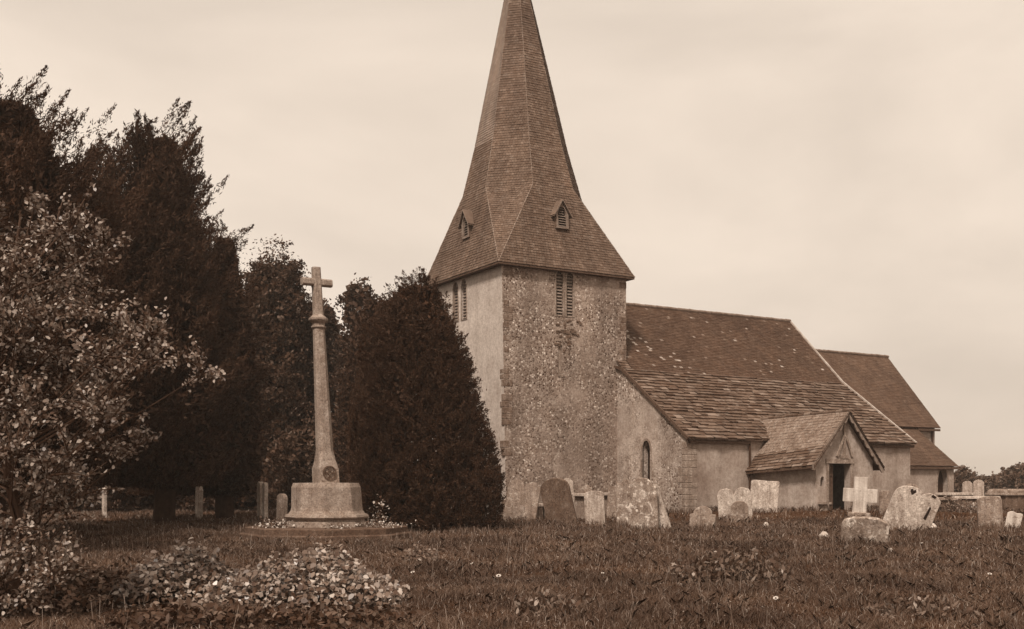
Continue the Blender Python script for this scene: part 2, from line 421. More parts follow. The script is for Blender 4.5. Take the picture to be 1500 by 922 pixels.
# west wall, x axis runs north
nw = len(m.v)
holewall(m, W(0, 0, 0), V3, Z3, [(0, ZB), (TN, ZB), (TN, TZ), (0, TZ)], w_holes, U3, .28, 1)
for q in range(nw, len(m.v)):
    x, y, z = m.v[q]; d_ = lerp(.12, -.1, (z - ZB) / (TZ - ZB)); m.v[q] = (x + UX[0] * d_, y + UX[1] * d_, z)
m.poly([W(TW, 0, ZB), W(TW, TN, ZB), W(TW, TN, TZ), W(TW, 0, TZ)], 0)
m.poly([W(0, TN, ZB), W(TW, TN, ZB), W(TW, TN, TZ), W(0, TN, TZ)], 0)
tower = m.build('tower', [M['flint'], M['west']], church)
# quoins up the south-west and south-east corners
m = MB(); z = -.3
while z < 10.1:
    h = random.uniform(.2, .34); a = random.choice((.3, .5)); bb = .8 - a
    if random.random() < .5:
        x0 = lerp(.12, -.1, (z - ZB) / (TZ - ZB))
        ubox(m, -.012, a * .8, -.012, bb * .6, z, z + h - .02)
    if random.random() < .4 and z > 6.3: ubox(m, TW - a * .7, TW + .012, -.012, bb * .5, z, z + h - .02)
    z += h
m.build('quoin', M['quoin'], tower, bevel=.012)
def louvre(m, o, ex, inw, x0, x1, z0, z1, mi=0, step=.13):
    o, ex, inw = map(Vector, (o, ex, inw)); z = z0 + .03
    while z < z1:
        a = o + ex * x0 + Z3 * z; b = o + ex * x1 + Z3 * z
        m.poly([a + inw * .06, b + inw * .06, b + inw * .2 + Z3 * .12, a + inw * .2 + Z3 * .12], mi)
        m.poly([a + inw * .06, b + inw * .06, b + inw * .06 + Z3 * .025, a + inw * .06 + Z3 * .025], mi)
        m.poly([a + inw * .06 + Z3 * .025, b + inw * .06 + Z3 * .025, b + inw * .2 + Z3 * .145, a + inw * .2 + Z3 * .145], mi)
        z += step
def ringframe(m, o, ex, inw, outl, wd, proud, mi):
    o, ex, inw = map(Vector, (o, ex, inw)); cx = sum(p[0] for p in outl) / len(outl); cz = sum(p[1] for p in outl) / len(outl)
    P = lambda p, t: o + ex * p[0] + Z3 * p[1] + inw * t
    outer = []
    n = len(outl)
    for q in range(n):
        p, a, b = outl[q], outl[q - 1], outl[(q + 1) % n]
        d = Vector((b[0] - a[0], b[1] - a[1])); nn = Vector((d.y, -d.x)).normalized()
        if nn.dot(Vector((p[0] - cx, p[1] - cz))) < 0: nn = -nn
        outer.append((p[0] + nn.x * wd, p[1] + nn.y * wd))
    for q in range(n):
        r = (q + 1) % n
        m.poly([P(outl[q], -proud), P(outl[r], -proud), P(outer[r], -proud), P(outer[q], -proud)], mi)
        m.poly([P(outer[q], -proud), P(outer[r], -proud), P(outer[r], .02), P(outer[q], .02)], mi)
        m.poly([P(outl[q], -proud), P(outl[r], -proud), P(outl[r], .1), P(outl[q], .1)], mi)
for cx in (2.66, 3.17):
    m = MB(); louvre(m, W(0, 0, 0), U3, V3, cx - .18, cx + .18, 8.27, 10.0)
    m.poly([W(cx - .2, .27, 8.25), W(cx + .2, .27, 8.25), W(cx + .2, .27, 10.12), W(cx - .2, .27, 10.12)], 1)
    ringframe(m, W(0, 0, 0), U3, V3, arch(cx, 8.3, .34, 1.82), .07, .02, 2)
    m.build('louvre_window', [M['louvre'], M['dark'], M['dress']], tower)
for cx in (3.2, 3.95):
    m = MB(); louvre(m, W(-.07, 0, 0), V3, U3, cx - .21, cx + .21, 8.25, 9.95)
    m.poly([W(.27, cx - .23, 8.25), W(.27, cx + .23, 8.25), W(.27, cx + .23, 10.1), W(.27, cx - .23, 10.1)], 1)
    ringframe(m, W(-.07, 0, 0), V3, U3, arch(cx, 8.35, .42, 1.7), .06, .02, 2)
    m.build('louvre_window', [M['louvre'], M['dark'], M['dress']], tower)
m = MB()
ubox(m, 2.6, 2.8, .05, .2, 5.9, 7.1, 0); ubox(m, 2.56, 2.84, -.02, .1, 5.8, 5.9, 0)
m.build('blocked_slit', M['dress'], tower)
m = MB(); rs_ = random.Random(4)
for q in range(60):
    u_ = 2.95 + rs_.gauss(0, .32); z_ = 7.7 + rs_.gauss(0, .36)
    if z_ > 8.15 or u_ < 2.45: continue
    a_ = rs_.uniform(.05, .11); ubox(m, u_ - a_, u_ + a_, -.02 - rs_.uniform(0, .03), .02, z_, z_ + rs_.uniform(.07, .14), rs_.choice((0, 1, 1)))
m.build('rubble_patch', [M['dress'], M['g_dark']], tower, bevel=.02)

# spire
def lean(z): return np.interp(z, [10, 13.8, 16, 25.2], [-.06, -.22, -.28, -.5])
CU, CV = 3.03, 3.07
def octv(z, R):
    o = []
    for q in range(8):
        an = math.radians(22.5 + 45 * q); p = W(CU + R * math.cos(an), CV + R * math.sin(an), z); o.append(Vector((p[0] + lean(z), p[1], z)))
    return o
def sqv(z, h):
    o = []
    for su, sv in ((1, 1), (-1, 1), (-1, -1), (1, -1)):
        p = W(CU + su * h, CV + sv * h, z); o.append(Vector((p[0] + lean(z), p[1], z)))
    return o
EZ = 10.2; ZK = 13.8
RB = [(ZK, 2.64), (15.95, 2.06), (19.2, 1.34), (22.6, .585), (25.1, .05)]
sq = sqv(EZ, 3.36); mid = sqv(EZ + .9, 2.98); rings = [octv(z, r) for z, r in RB]
cen = Vector(W(CU, CV, 14))
m = MB()
# octagon index q: vertices at 22.5+45q ; cardinal faces: E between 7,0 ; N between 1,2 ; W between 3,4 ; S between 5,6
o0 = rings[0]
card = {'E': (7, 0, 3, 0), 'N': (1, 2, 0, 1), 'W': (3, 4, 1, 2), 'S': (5, 6, 2, 3)}
CO, TWD, TH = .115, .13, .022
for nme, (a, b, ca, cb) in card.items():
    f = 0
    tiles(m, sq[ca], sq[cb], o0[b], o0[a], CO, TWD, TH, cen, f)
for (corner, a, b) in ((0, 0, 1), (1, 2, 3), (2, 4, 5), (3, 6, 7)):
    A = sq[corner]; tiles(m, A, A + (o0[b] - o0[a]) * .004, o0[b], o0[a], CO, TWD, TH, cen, 0)
for r0, r1 in zip(rings, rings[1:]):
    for q in range(8):
        p = (q + 1) % 8
        newer = r0[0].z > 15 and q in (3, 2)
        tiles(m, r0[q], r0[p], r1[p], r1[q], CO, TWD, TH, cen, 1 if newer else 0)
spire = m.build('spire', [M['shingle'], M['shingle_new']], church)
# eaves board, and soffit
m = MB()
inn = sqv(EZ - .05, 3.0)
for q in range(4):
    p = (q + 1) % 4
    a, b = sq[q] - Z3 * .02, sq[p] - Z3 * .02
    m.poly([a, b, b - Z3 * .07, a - Z3 * .07]); m.poly([a - Z3 * .07, b - Z3 * .07, inn[p] - Z3 * .04, inn[q] - Z3 * .04])
m.build('eaves_board', M['wood'], spire)
# hip rolls: bonnet shingles on the arrises
m = MB()
def hips(p, q, r=.035):
    p, q = Vector(p), Vector(q); n = max(2, int((q - p).length / .16))
    for k_ in range(n):
        a = p.lerp(q, k_ / n); b = p.lerp(q, (k_ + 1.1) / n); rr = r * random.uniform(.6, 1.25)
        m.tube([a, b], [rr * .9, rr * .5], 6)
for c_, a, b in ((0, 0, 1), (1, 2, 3), (2, 4, 5), (3, 6, 7)):
    hips(sq[c_], o0[a]); hips(sq[c_], o0[b])
for r0, r1 in zip(rings, rings[1:]):
    for q in range(8): hips(r0[q], r1[q], .022)
m.build('hip_shingles', M['hip'], spire)
# lucarnes
def lucarne(facing, c, zb, h, wd):
    """small gabled louvred dormer; facing 'S' or 'W'"""
    m = MB()
    sv = lambda z: CV - lerp(3.36, 2.64 * math.cos(math.pi / 8), (z - EZ) / (ZK - EZ))      # distance of the skirt plane
    front = sv(zb) - .12
    def P(x, d, z):
        if facing == 'S': p = W(x, d, z)
        else: p = W(d, x, z)
        return (p[0] + lean(z), p[1], z)
    back = sv(zb + h) + .5; hw = wd / 2; ze = zb + h * .52; top = zb + h
    # cheeks
    for s in (-1, 1):
        m.poly([P(c + s * hw, front, zb), P(c + s * hw, back, zb), P(c + s * hw, back, ze), P(c + s * hw, front, ze)], 0)
    m.poly([P(c - hw, front, zb - .02), P(c + hw, front, zb - .02), P(c + hw, back, zb - .02), P(c - hw, back, zb - .02)], 1)
    # roof slabs with overhang
    ov = .1
    for s in (-1, 1):
        a = P(c + s * (hw + .13), front - ov, ze - .13); b = P(c, front - ov, top); d = P(c, back, top); e = P(c + s * (hw + .13), back, ze - .13)
        m.poly([a, b, d, e], 0)
        up = lambda p: (p[0], p[1], p[2] + .06)
        m.poly([up(a), up(b), up(d), up(e)], 0); m.poly([a, b, up(b), up(a)], 1)
    # timber frame with pointed opening
    out = [(c - hw, zb), (c + hw, zb), (c + hw, ze), (c, top - .05), (c - hw, ze)]
    hole = arch(c, zb + .07, wd * .66, h * .72, True, 5)
    f = MB(); i = len(m.v)
    pts = [Vector((x, z, 0)) for x, z in out]; hp = [Vector((x, z, 0)) for x, z in hole]
    allp = pts + hp; m.v += [P(p.x, front, p.y) for p in allp]
    for t in tessellate_polygon([pts, hp]): m.f.append(tuple(i + q for q in t)); m.m.append(1)
    for q in range(len(hole)):
        a, b = hole[q], hole[(q + 1) % len(hole)]
        m.poly([P(a[0], front, a[1]), P(b[0], front, b[1]), P(b[0], front + .12, b[1]), P(a[0], front + .12, a[1])], 1)
    m.poly([P(x, front + .12, z) for x, z in hole], 2)
    z = zb + .1
    while z < zb + h * .72:
        hw2 = wd * .3 * (1 if z < zb + h * .45 else .55)
        m.poly([P(c - hw2, front + .03, z), P(c + hw2, front + .03, z), P(c + hw2, front + .11, z + .06), P(c - hw2, front + .11, z + .06)], 3)
        z += .1
    # boarding apron below
    m.build('spire_dormer', [M['shingle'], M['bargeboard'], M['dark'], M['louvre']], spire)
lucarne('S', 3.02, 11.95, 1.15, .62)
lucarne('W', 2.9, 11.75, 1.15, .62)

# nave and aisle
RV, RZ = 3.05, 9.65; KV, KZ = -.45, 6.22; EV, EZ2 = -4.62, 3.22; UW_, UE_ = 5.6, 18.75
def pale(p):
    q = p - Vector(P0 + (0,)); u_ = q.x * UX[0] + q.y * UX[1]
    d = abs((p.z - 6.3) - (2.6 - (u_ - 6) * .62)) ; f_ = .11 * math.exp(-(d / .5) ** 2) * math.exp(-(u_ - 6) / 5) + .06 * math.exp(-(p.z - 6.2) / .5 - (u_ - 6) / 3) + .004
    return 1 if random.random() < f_ else 0
m = MB(); cn = W(12, 3, 2)
tiles(m, W(TW + .01, KV, KZ), W(UE_, KV, KZ), W(UE_, RV, RZ), W(TW + .01, RV, RZ), .12, .17, .018, cn, 0, .12, mfun=pale)
tiles(m, W(UE_, 7.0, 5.5), W(TW + .01, 7.0, 5.5), W(TW + .01, RV, RZ), W(UE_, RV, RZ), .23, .3, .014, cn)
nave_roof = m.build('nave_roof', [M['tile'], M['tile_pale']], church)
m = MB()
tiles(m, W(UW_ - .05, EV - .12, EZ2 - .06), W(UE_ + .05, EV - .12, EZ2 - .06), W(UE_ + .02, KV + .12, KZ + .06), W(UW_ - .05, KV + .12, KZ + .06), .25, .42, .065, cn, 0, .3)
tiles(m, W(UW_ - .05, KV + .1, KZ + .05), W(TW - .005, KV + .1, KZ + .05), W(TW - .005, .02, KZ + .42), W(UW_ - .05, .02, KZ + .42), .2, .25, .04, cn, 0, .2)
m.build('stone_slab_eaves', M['slab'], nave_roof)
# ridge
def ridge(m, p, q, r=.09):
    p, q = Vector(p), Vector(q); n = int((q - p).length / .33)
    for k_ in range(n):
        a = p.lerp(q, k_ / n) + Z3 * random.uniform(-.012, .012); b = p.lerp(q, (k_ + .97) / n) + Z3 * random.uniform(-.01, .01)
        m.tube([a, b], [r, r * .93], 8)
m = MB(); ridge(m, W(TW + .05, RV, RZ + .03), W(UE_ + .05, RV, RZ + .03)); m.build('ridge_tiles', M['ridge'], nave_roof)
# pale mortar verge along the east edge
m = MB()
def strip(m, pts, wd, h, mi=0):
    for p, q in zip(pts, pts[1:]):
        p, q = Vector(p), Vector(q)
        m.box((p + q) / 2, (wd, (q - p).length + .01, h), mi, (q - p).to_track_quat('Y', 'Z').to_matrix())
strip(m, [W(UE_ + .03, RV, RZ + .03), W(UE_ + .03, 1.2, 7.88), W(UE_ + .03, KV, KZ + .07), W(UE_ + .05, EV - .1, EZ2)], .09, .07)
m.build('verge', M['verge'], nave_roof)
m = MB()
strip(m, [W(UW_ - .08, .02, 6.36), W(UW_ - .08, KV, KZ + .0), W(UW_ - .08, EV - .1, EZ2 - .06)], .07, .12)
m.build('verge', M['wood'], nave_roof)
# walls
m = MB()
WV = -4.5
# west wall of the aisle (x axis runs south from the tower face)
lan = arch(2.0, .95, .54, 2.2, True)
holewall(m, W(UW_, 0, 0), -V3, Z3, [(0, ZB), (-WV, ZB), (-WV, 3.2), (.45, 6.15), (0, 6.25)], [lan], U3, .3, 0)
m.poly([W(UW_, 0, ZB), W(TW, 0, ZB), W(TW, 0, 6.5), W(UW_, 0, 6.3)], 0)
m.build('aisle_west_wall', M['flint_pale'], church)
m = MB()
ubox(m, UW_ + .28, UW_ + .3, -2.3, -1.8, .9, 3.1, 0)
for q in range(9): ubox(m, UW_ + .262, UW_ + .275, -2.3, -1.8, 1.0 + q * .22, 1.015 + q * .22, 1)
ringframe(m, W(UW_, 0, 0), -V3, U3, lan, .1, .02, 2)
m.build('lancet_window', [M['glass'], M['lead'], M['dress']], church)
m = MB()
m.poly([W(UW_, WV, ZB), W(UE_ - .1, WV, ZB), W(UE_ - .1, WV, 3.25), W(UW_, WV, 3.25)], 0)
gab = [(WV, ZB), (7.0, ZB), (7.0, 5.4), (RV, RZ - .1), (KV, KZ - .12), (WV, 3.2)]
m.poly([W(UE_ - .1, v_, z_) for v_, z_ in gab], 0)
m.poly([W(TW + .02, 7.0, ZB), W(UE_ - .1, 7.0, ZB), W(UE_ - .1, 7.0, 5.4), W(TW + .02, 7.0, 5.4)], 0)
m.poly([W(TW + .02, v_, z_) for v_, z_ in [(0, ZB), (7.0, ZB), (7.0, 5.4), (RV, RZ - .1), (0, 6.5)]], 0)
m.build('aisle_south_wall', M['render'], church)
# rough corner stones of the aisle
m = MB(); z = 0
while z < 3.0:
    h = random.uniform(.2, .32); a = random.choice((.32, .55))
    ubox(m, UW_ - .015, UW_ + a, WV - .015, WV + .8 - a, z, z + h - .02); z += h
m.build('quoin', M['dress'], church, bevel=.015)
# gutters and downpipe
m = MB()
ubox(m, UW_ + .1, 8.85, EV - .03, EV + .1, EZ2 - .22, EZ2 - .1); m.build('eaves_board', M['wood'], church); m = MB(); ubox(m, 13.5, UE_, EV - .03, EV + .1, EZ2 - .22, EZ2 - .1)
m.build('eaves_board', M['wood'], church)
m = MB(); m.tube([W(8.86, WV - .08, 3.0), W(8.86, WV - .08, 1.9), W(8.86, WV - .08, .0)], [.045] * 3, 8); m.build('downpipe', M['lead'], church)

# chancel and lean-to
CR, CZ = 2.95, 8.25; CE = 26.0
m = MB(); cn = W(22, 3, 2)
tiles(m, W(UE_ - .1, -.45, 4.25), W(CE, -.45, 4.25), W(CE, CR, CZ), W(UE_ - .1, CR, CZ), .115, .17, .014, cn)
tiles(m, W(CE, 6.35, 4.25), W(UE_ - .1, 6.35, 4.25), W(UE_ - .1, CR, CZ), W(CE, CR, CZ), .23, .3, .014, cn)
cr = m.build('chancel_roof', M['tile2'], church)
m = MB(); ridge(m, W(UE_, CR, CZ + .03), W(CE + .05, CR, CZ + .03), .08); m.build('ridge_tiles', M['ridge'], cr)
LV, LZ, LE = -2.78, 2.24, 24.3
m = MB()
tiles(m, W(UE_ - .12, LV, LZ), W(LE, LV, LZ), W(LE, -.3, 4.18), W(UE_ - .12, -.3, 4.18), .115, .17, .014, cn)
m.build('vestry_roof', M['tile2'], church)
m = MB(); ubox(m, UE_, LE, LV + .02, LV + .12, LZ - .16, LZ - .04); m.build('eaves_board', M['wood'], church); m = MB(); ubox(m, LE, CE + .02, -.42, -.32, 4.08, 4.19); m.build('eaves_board', M['wood'], church)
m = MB(); m.tube([W(CE - .42, -.27, 4.1), W(CE - .42, -.27, 0)], [.05, .05], 8); m.build('downpipe', M['lead'], church)
m = MB()
winv = arch(4.7, .75, .75, 1.35, True)
holewall(m, W(UE_ - .1, LV + .18, 0), U3, Z3, [(0, ZB), (LE - UE_, ZB), (LE - UE_, LZ), (0, LZ)], [winv], V3, .28, 0)
m.poly([W(LE - .1, LV + .18, ZB), W(LE - .1, -.2, ZB), W(LE - .1, -.2, 4.05), W(LE - .1, LV + .18, LZ)], 0)
m.build('vestry_wall', M['render'], church)
m = MB(); m.poly([W(UE_ + 4.1, LV + .45, .7), W(UE_ + 5.1, LV + .45, .7), W(UE_ + 5.1, LV + .45, 2.2), W(UE_ + 4.1, LV + .45, 2.2)], 0)
ringframe(m, W(UE_ - .1, LV + .18, 0), U3, V3, winv, .09, .02, 1)
m.build('pointed_window', [M['glass'], M['dress']], church)
m = MB()
m.poly([W(UE_, -.2, ZB), W(CE - .15, -.2, ZB), W(CE - .15, -.2, 4.3), W(UE_, -.2, 4.3)], 0)
m.poly([W(CE - .15, v_, z_) for v_, z_ in [(-.2, ZB), (6.1, ZB), (6.1, 4.4), (CR, CZ - .1), (-.2, 4.4)]], 0)
m.poly([W(UE_, 6.1, ZB), W(CE - .15, 6.1, ZB), W(CE - .15, 6.1, 4.4), W(UE_, 6.1, 4.4)], 0)
m.build('chancel_wall', M['render'], church)

# porch
PV = -7.9; PW, PE = 9.1, 12.25; PC, PZ = 10.62, 4.22
pr = MB()
bk = WV + .3
fz = 2.05
# doorway in the south gable wall
door = [(9.8 - PW, ZB + .1), (10.98 - PW, ZB + .1), (10.98 - PW, 2.18), (9.8 - PW, 2.18)]
stoup = arch(.36, 1.3, .22, .38, True, 4)
niche = [(10.62 - PW + x, z_) for x, z_ in ((-.5, 2.5), (.5, 2.5), (0, 3.72))]
holewall(pr, W(PW, PV, 0), U3, Z3, [(0, ZB), (PE - PW, ZB), (PE - PW, 2.3), (PC - PW, 4.05), (0, 2.3)], [door, stoup], V3, .3, 0)
pr.poly([W(PW, PV, ZB), W(PW, bk, ZB), W(PW, bk, 1.95), W(PW, PV, 2.3)], 0)
pr.poly([W(PE, PV, ZB), W(PE, bk, ZB), W(PE, bk, 2.3), W(PE, PV, 2.3)], 0)
porch = pr.build('porch', M['porch'], church)
m = MB()   # inside: near-black sheets painted as the shade within porch and niche
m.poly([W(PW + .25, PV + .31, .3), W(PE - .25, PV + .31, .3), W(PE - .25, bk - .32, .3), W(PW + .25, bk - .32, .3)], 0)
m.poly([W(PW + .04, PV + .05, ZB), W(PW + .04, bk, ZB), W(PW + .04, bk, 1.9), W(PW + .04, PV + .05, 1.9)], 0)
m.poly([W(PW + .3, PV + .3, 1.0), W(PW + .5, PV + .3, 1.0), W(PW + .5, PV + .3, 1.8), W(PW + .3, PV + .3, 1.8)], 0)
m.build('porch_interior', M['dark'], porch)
m = MB()
for q in range(5):
    ubox(m, 9.74 + q * .1, 9.835 + q * .1, PV + .2, PV + .24, .2, 2.16)
ubox(m, 9.74, 10.22, PV + .17, PV + .2, .6, .7); ubox(m, 9.74, 10.22, PV + .17, PV + .2, 1.7, 1.8)
m.build('door', M['wood'], porch)
m = MB(); ubox(m, 9.62, 11.13, PV - .05, PV + .1, 2.18, 2.36)
ubox(m, 9.66, 9.79, PV - .03, PV + .05, .0, 2.17); ubox(m, 10.99, 11.12, PV - .03, PV + .05, .0, 2.17)
m.build('door_frame', M['dress'], porch)
m = MB()   # timber king post and struts in the gable
ubox(m, 10.56, 10.68, PV - .06, PV, 2.37, 3.75); 
for s in (-1, 1):
    strip(m, [W(PC + s * .05, PV - .05, 3.25), W(PC + s * .42, PV - .05, 2.45)], .07, .09)
ubox(m, 10.42, 10.82, PV - .07, PV, 2.37, 2.5)
m.build('king_post', M['dress'], porch)
m = MB()   # barge boards with cusped lower edge
ov = PV - .27
for s in (-1, 1):
    top = Vector(W(PC, ov, PZ + .03)); bot = Vector(W(PC + s * 1.95, ov, 2.04 if s > 0 else 2.12)); n = 7
    dn = Vector((0, 0, -1))
    for q in range(n):
        a = top.lerp(bot, q / n); b = top.lerp(bot, (q + 1) / n); prof = []
        for t in range(5):
            tt = t / 4; prof.append((a.lerp(b, tt), .2 + .13 * math.sin(math.pi * tt)))
        for (p, h0), (p2, h1) in zip(prof, prof[1:]):
            for off in (0, .05):
                o_ = V3 * off; m.poly([p + o_, p2 + o_, p2 + o_ + dn * h1, p + o_ + dn * h0])
            m.poly([p + dn * h0, p2 + dn * h1, p2 + dn * h1 + V3 * .05, p + dn * h0 + V3 * .05])
m.build('bargeboard', M['bargeboard'], porch)
m = MB()   # roof: slabs, mossy upper part, stone courses at the eaves
ridge_b = W(PC, -3.3, 4.14); ridge_f = W(PC, ov - .03, PZ)
ef = W(PW - .38, ov - .03, 2.1); eb = W(PW - .38, WV + .02, 1.88)
rf, rb, e1, e2 = map(Vector, (ridge_f, W(PC, -3.2, 4.12), ef, eb)); 
cn = W(PC, -6.5, 1)
a1, a2 = e1.lerp(rf, .36), e2.lerp(rb, .30)
tiles(m, e2, e1, a1, a2, .17, .36, .04, cn, 0, .3)
tiles(m, a2, a1, rf, rb, .17, .3, .016, cn, 1, .3)
e3, e4 = Vector(W(PE + .36, ov - .03, 2.02)), Vector(W(PE + .36, WV + .02, 2.02))
tiles(m, e3, e4, rb, rf, .2, .36, .03, cn, 0, .3)
for a, b, c_, d_ in ((e1, e2, rb, rf), (e3, e4, rb, rf)):
    dn = Z3 * -.1; m.poly([a + dn, b + dn, c_ + dn, d_ + dn], 2)
m.poly([e1 + Z3 * -.1, e2 + Z3 * -.1, e2, e1], 2)
ridge(m, ridge_f, rb, .07)
m.build('porch_roof', [M['slab'], M['moss'], M['wood']], porch)
m = MB(); ubox(m, 9.2, 9.62, PV - .32, PV - .002, .62, .7); ubox(m, 9.3, 9.5, PV - .22, PV - .003, .1, .62)
m.build('stone_bench', M['dress'], porch)

# ------------------------------------------------------------------ war memorial cross
mp_ = G(478, 786); MX, MY = mp_.x, 29.3
MX = (479 - 750) / F * MY
mem = empty('memorial_cross', (MX, MY, 0), 'tall tapering stone memorial cross on an octagonal base and low platform', 'memorial cross')
px = MY / F            # metres per photo pixel here
def tilt(z): return -.047 * max(0, z - .9)
def MW(a, b, z):       # a along the arms (east), b across (north)
    return Vector((MX + tilt(z) + a * UX[0] + b * VX[0], MY + a * UX[1] + b * VX[1], z))
def oct_ring(R, z, n=8, ph=22.5): return [MW(R * math.cos(math.radians(ph + 360 / n * q)), R * math.sin(math.radians(ph + 360 / n * q)), z) for q in range(n)]
def zy(y): return EYE + (HZ - y) * px
m = MB(); m.loft([oct_ring(2.3, -.3), oct_ring(2.3, .1), oct_ring(2.27, .13)], 0); m.loft([oct_ring(2.16, .1), oct_ring(2.16, .27), oct_ring(2.12, .29)], 0)
m.build('platform', M['memorial_dark'], mem)
m = MB()
m.loft([oct_ring(r, z) for r, z in ((1.06, .27), (1.06, .42), (1.01, .44), (1.01, .49), (1.09, .51), (1.12, .55), (1.09, .61), (1.02, .63), (.96, .71), (.94, .8), (.92, 1.33), (.87, 1.45), (.5, 1.455))])
m.build('base_block', M['memorial'], mem)
m = MB()
def sq_oct(h, c, z):    # square of half width h with corners cut by c
    return [MW(a, b, z) for a, b in ((h, -h + c), (h, h - c), (h - c, h), (-h + c, h), (-h, h - c), (-h, -h + c), (-h + c, -h), (h - c, -h))]
m.loft([sq_oct(h, c, z) for h, c, z in ((.28, .008, 1.45), (.275, .008, 1.82), (.235, .05, 2.05), (.212, .115, 2.3), (.168, .095, zy(540)), (.146, .083, zy(482)))])
m.build('shaft', M['memorial'], mem)
m = MB()
z0 = zy(482)
m.loft([oct_ring(r, z0 + dz) for r, dz in ((.17, 0), (.20, .03), (.20, .06), (.17, .08), (.17, .14), (.24, .2), (.26, .23), (.26, .28), (.22, .3), (.14, .38), (.13, .4))])
m.build('collar', M['memorial'], mem)
zt = zy(392); za = zy(414)
m = MB()
H_ = lambda z, h, c: sq_oct(h, c, z)
m.loft([H_(z0 + .36, .125, .04), H_(zt, .105, .035)])
for s in (-1, 1):
    m.loft([[MW(s * a, b, za + c_) for b, c_ in ((-.1, -.06), (-.06, -.1), (.06, -.1), (.1, -.06), (.1, .06), (.06, .1), (-.06, .1), (-.1, .06))] for a in (.09, .42)])
m.build('cross_head', M['memorial'], mem)
# round carved emblem on the south face of the shaft foot
m = MB(); zc = 1.72
def EM(x, z, d): return MW(x, -.28 - d, zc + z)
N = 28
for r0_, r1_ in ((.16, .19), (.045, .06)):
    for q in range(N):
        a, b = 2 * math.pi * q / N, 2 * math.pi * (q + 1) / N
        ca, sa, cb, sb = math.cos(a), math.sin(a), math.cos(b), math.sin(b)
        m.poly([EM(r0_ * ca, r0_ * sa, .03), EM(r1_ * ca, r1_ * sa, .03), EM(r1_ * cb, r1_ * sb, .03), EM(r0_ * cb, r0_ * sb, .03)])
        m.poly([EM(r1_ * ca, r1_ * sa, .03), EM(r1_ * cb, r1_ * sb, .03), EM(r1_ * cb, r1_ * sb, 0), EM(r1_ * ca, r1_ * sa, 0)])
        m.poly([EM(r0_ * ca, r0_ * sa, .03), EM(r0_ * cb, r0_ * sb, .03), EM(r0_ * cb, r0_ * sb, 0), EM(r0_ * ca, r0_ * sa, 0)])
for q in range(4):
    a = math.pi / 2 * q; c_, s_ = math.cos(a), math.sin(a)
    for lo, hi, wd in ((.05, .155, .014), (.1, .125, .06)):
        cs = [(lo, -wd), (hi, -wd), (hi, wd), (lo, wd)]
        pts = [(x * c_ - y * s_, x * s_ + y * c_) for x, y in cs]
        m.poly([EM(x, z_, .028) for x, z_ in pts])
        for t in range(4):
            m.poly([EM(*pts[t], .028), EM(*pts[(t + 1) % 4], .028), EM(*pts[(t + 1) % 4], 0), EM(*pts[t], 0)])
m.build('round_emblem', M['memorial_dark'], mem)
# wreaths and flowers on the platform
def bunch(x, y, z, rx, ry, rz, n, label, seed, size=.07, name='flower_wreath', cat='wreath'):
    r = np.random.default_rng(seed)
    C = np.array([x, y, z]) + r.normal(size=(n, 3)) * np.array([rx, ry, rz]) * .5 + np.array([0, 0, rz * .6]); C[:, 2] = np.maximum(C[:, 2], z + .01)
    D = r.normal(size=(n, 3)); Nn = r.normal(size=(n, 3)) + np.array([0, -.8, 1.0])
    o = cards(name, leafcards(C - np.array([x, y, z]), D, Nn, r.uniform(.6, 1.3, n) * size, r.uniform(.5, 1.0, n) * size, .2), M['wreath'])
    o.location = (x, y, z); return tag(o, label, cat, 'flowers laid on the memorial platform')
pz = .29
def at(px_, y): return (px_ - 750) / F * y
bunch(at(402, 28.3), 28.3, pz, .5, .25, .16, 260, 'large bunch of white flowers on the left of the memorial platform', 1)
bunch(at(494, 27.9), 27.9, pz, .34, .18, .07, 130, 'small flat bunch of flowers in front of the memorial base', 2, .055)
bunch(at(558, 28.6), 28.6, pz, .7, .25, .1, 260, 'long low row of flowers on the right of the memorial platform', 3, .06)
bunch(at(553, 30.2), 30.2, .12, .3, .25, .55, 150, 'upright spray of pale flowers standing behind the memorial base', 4, .09)

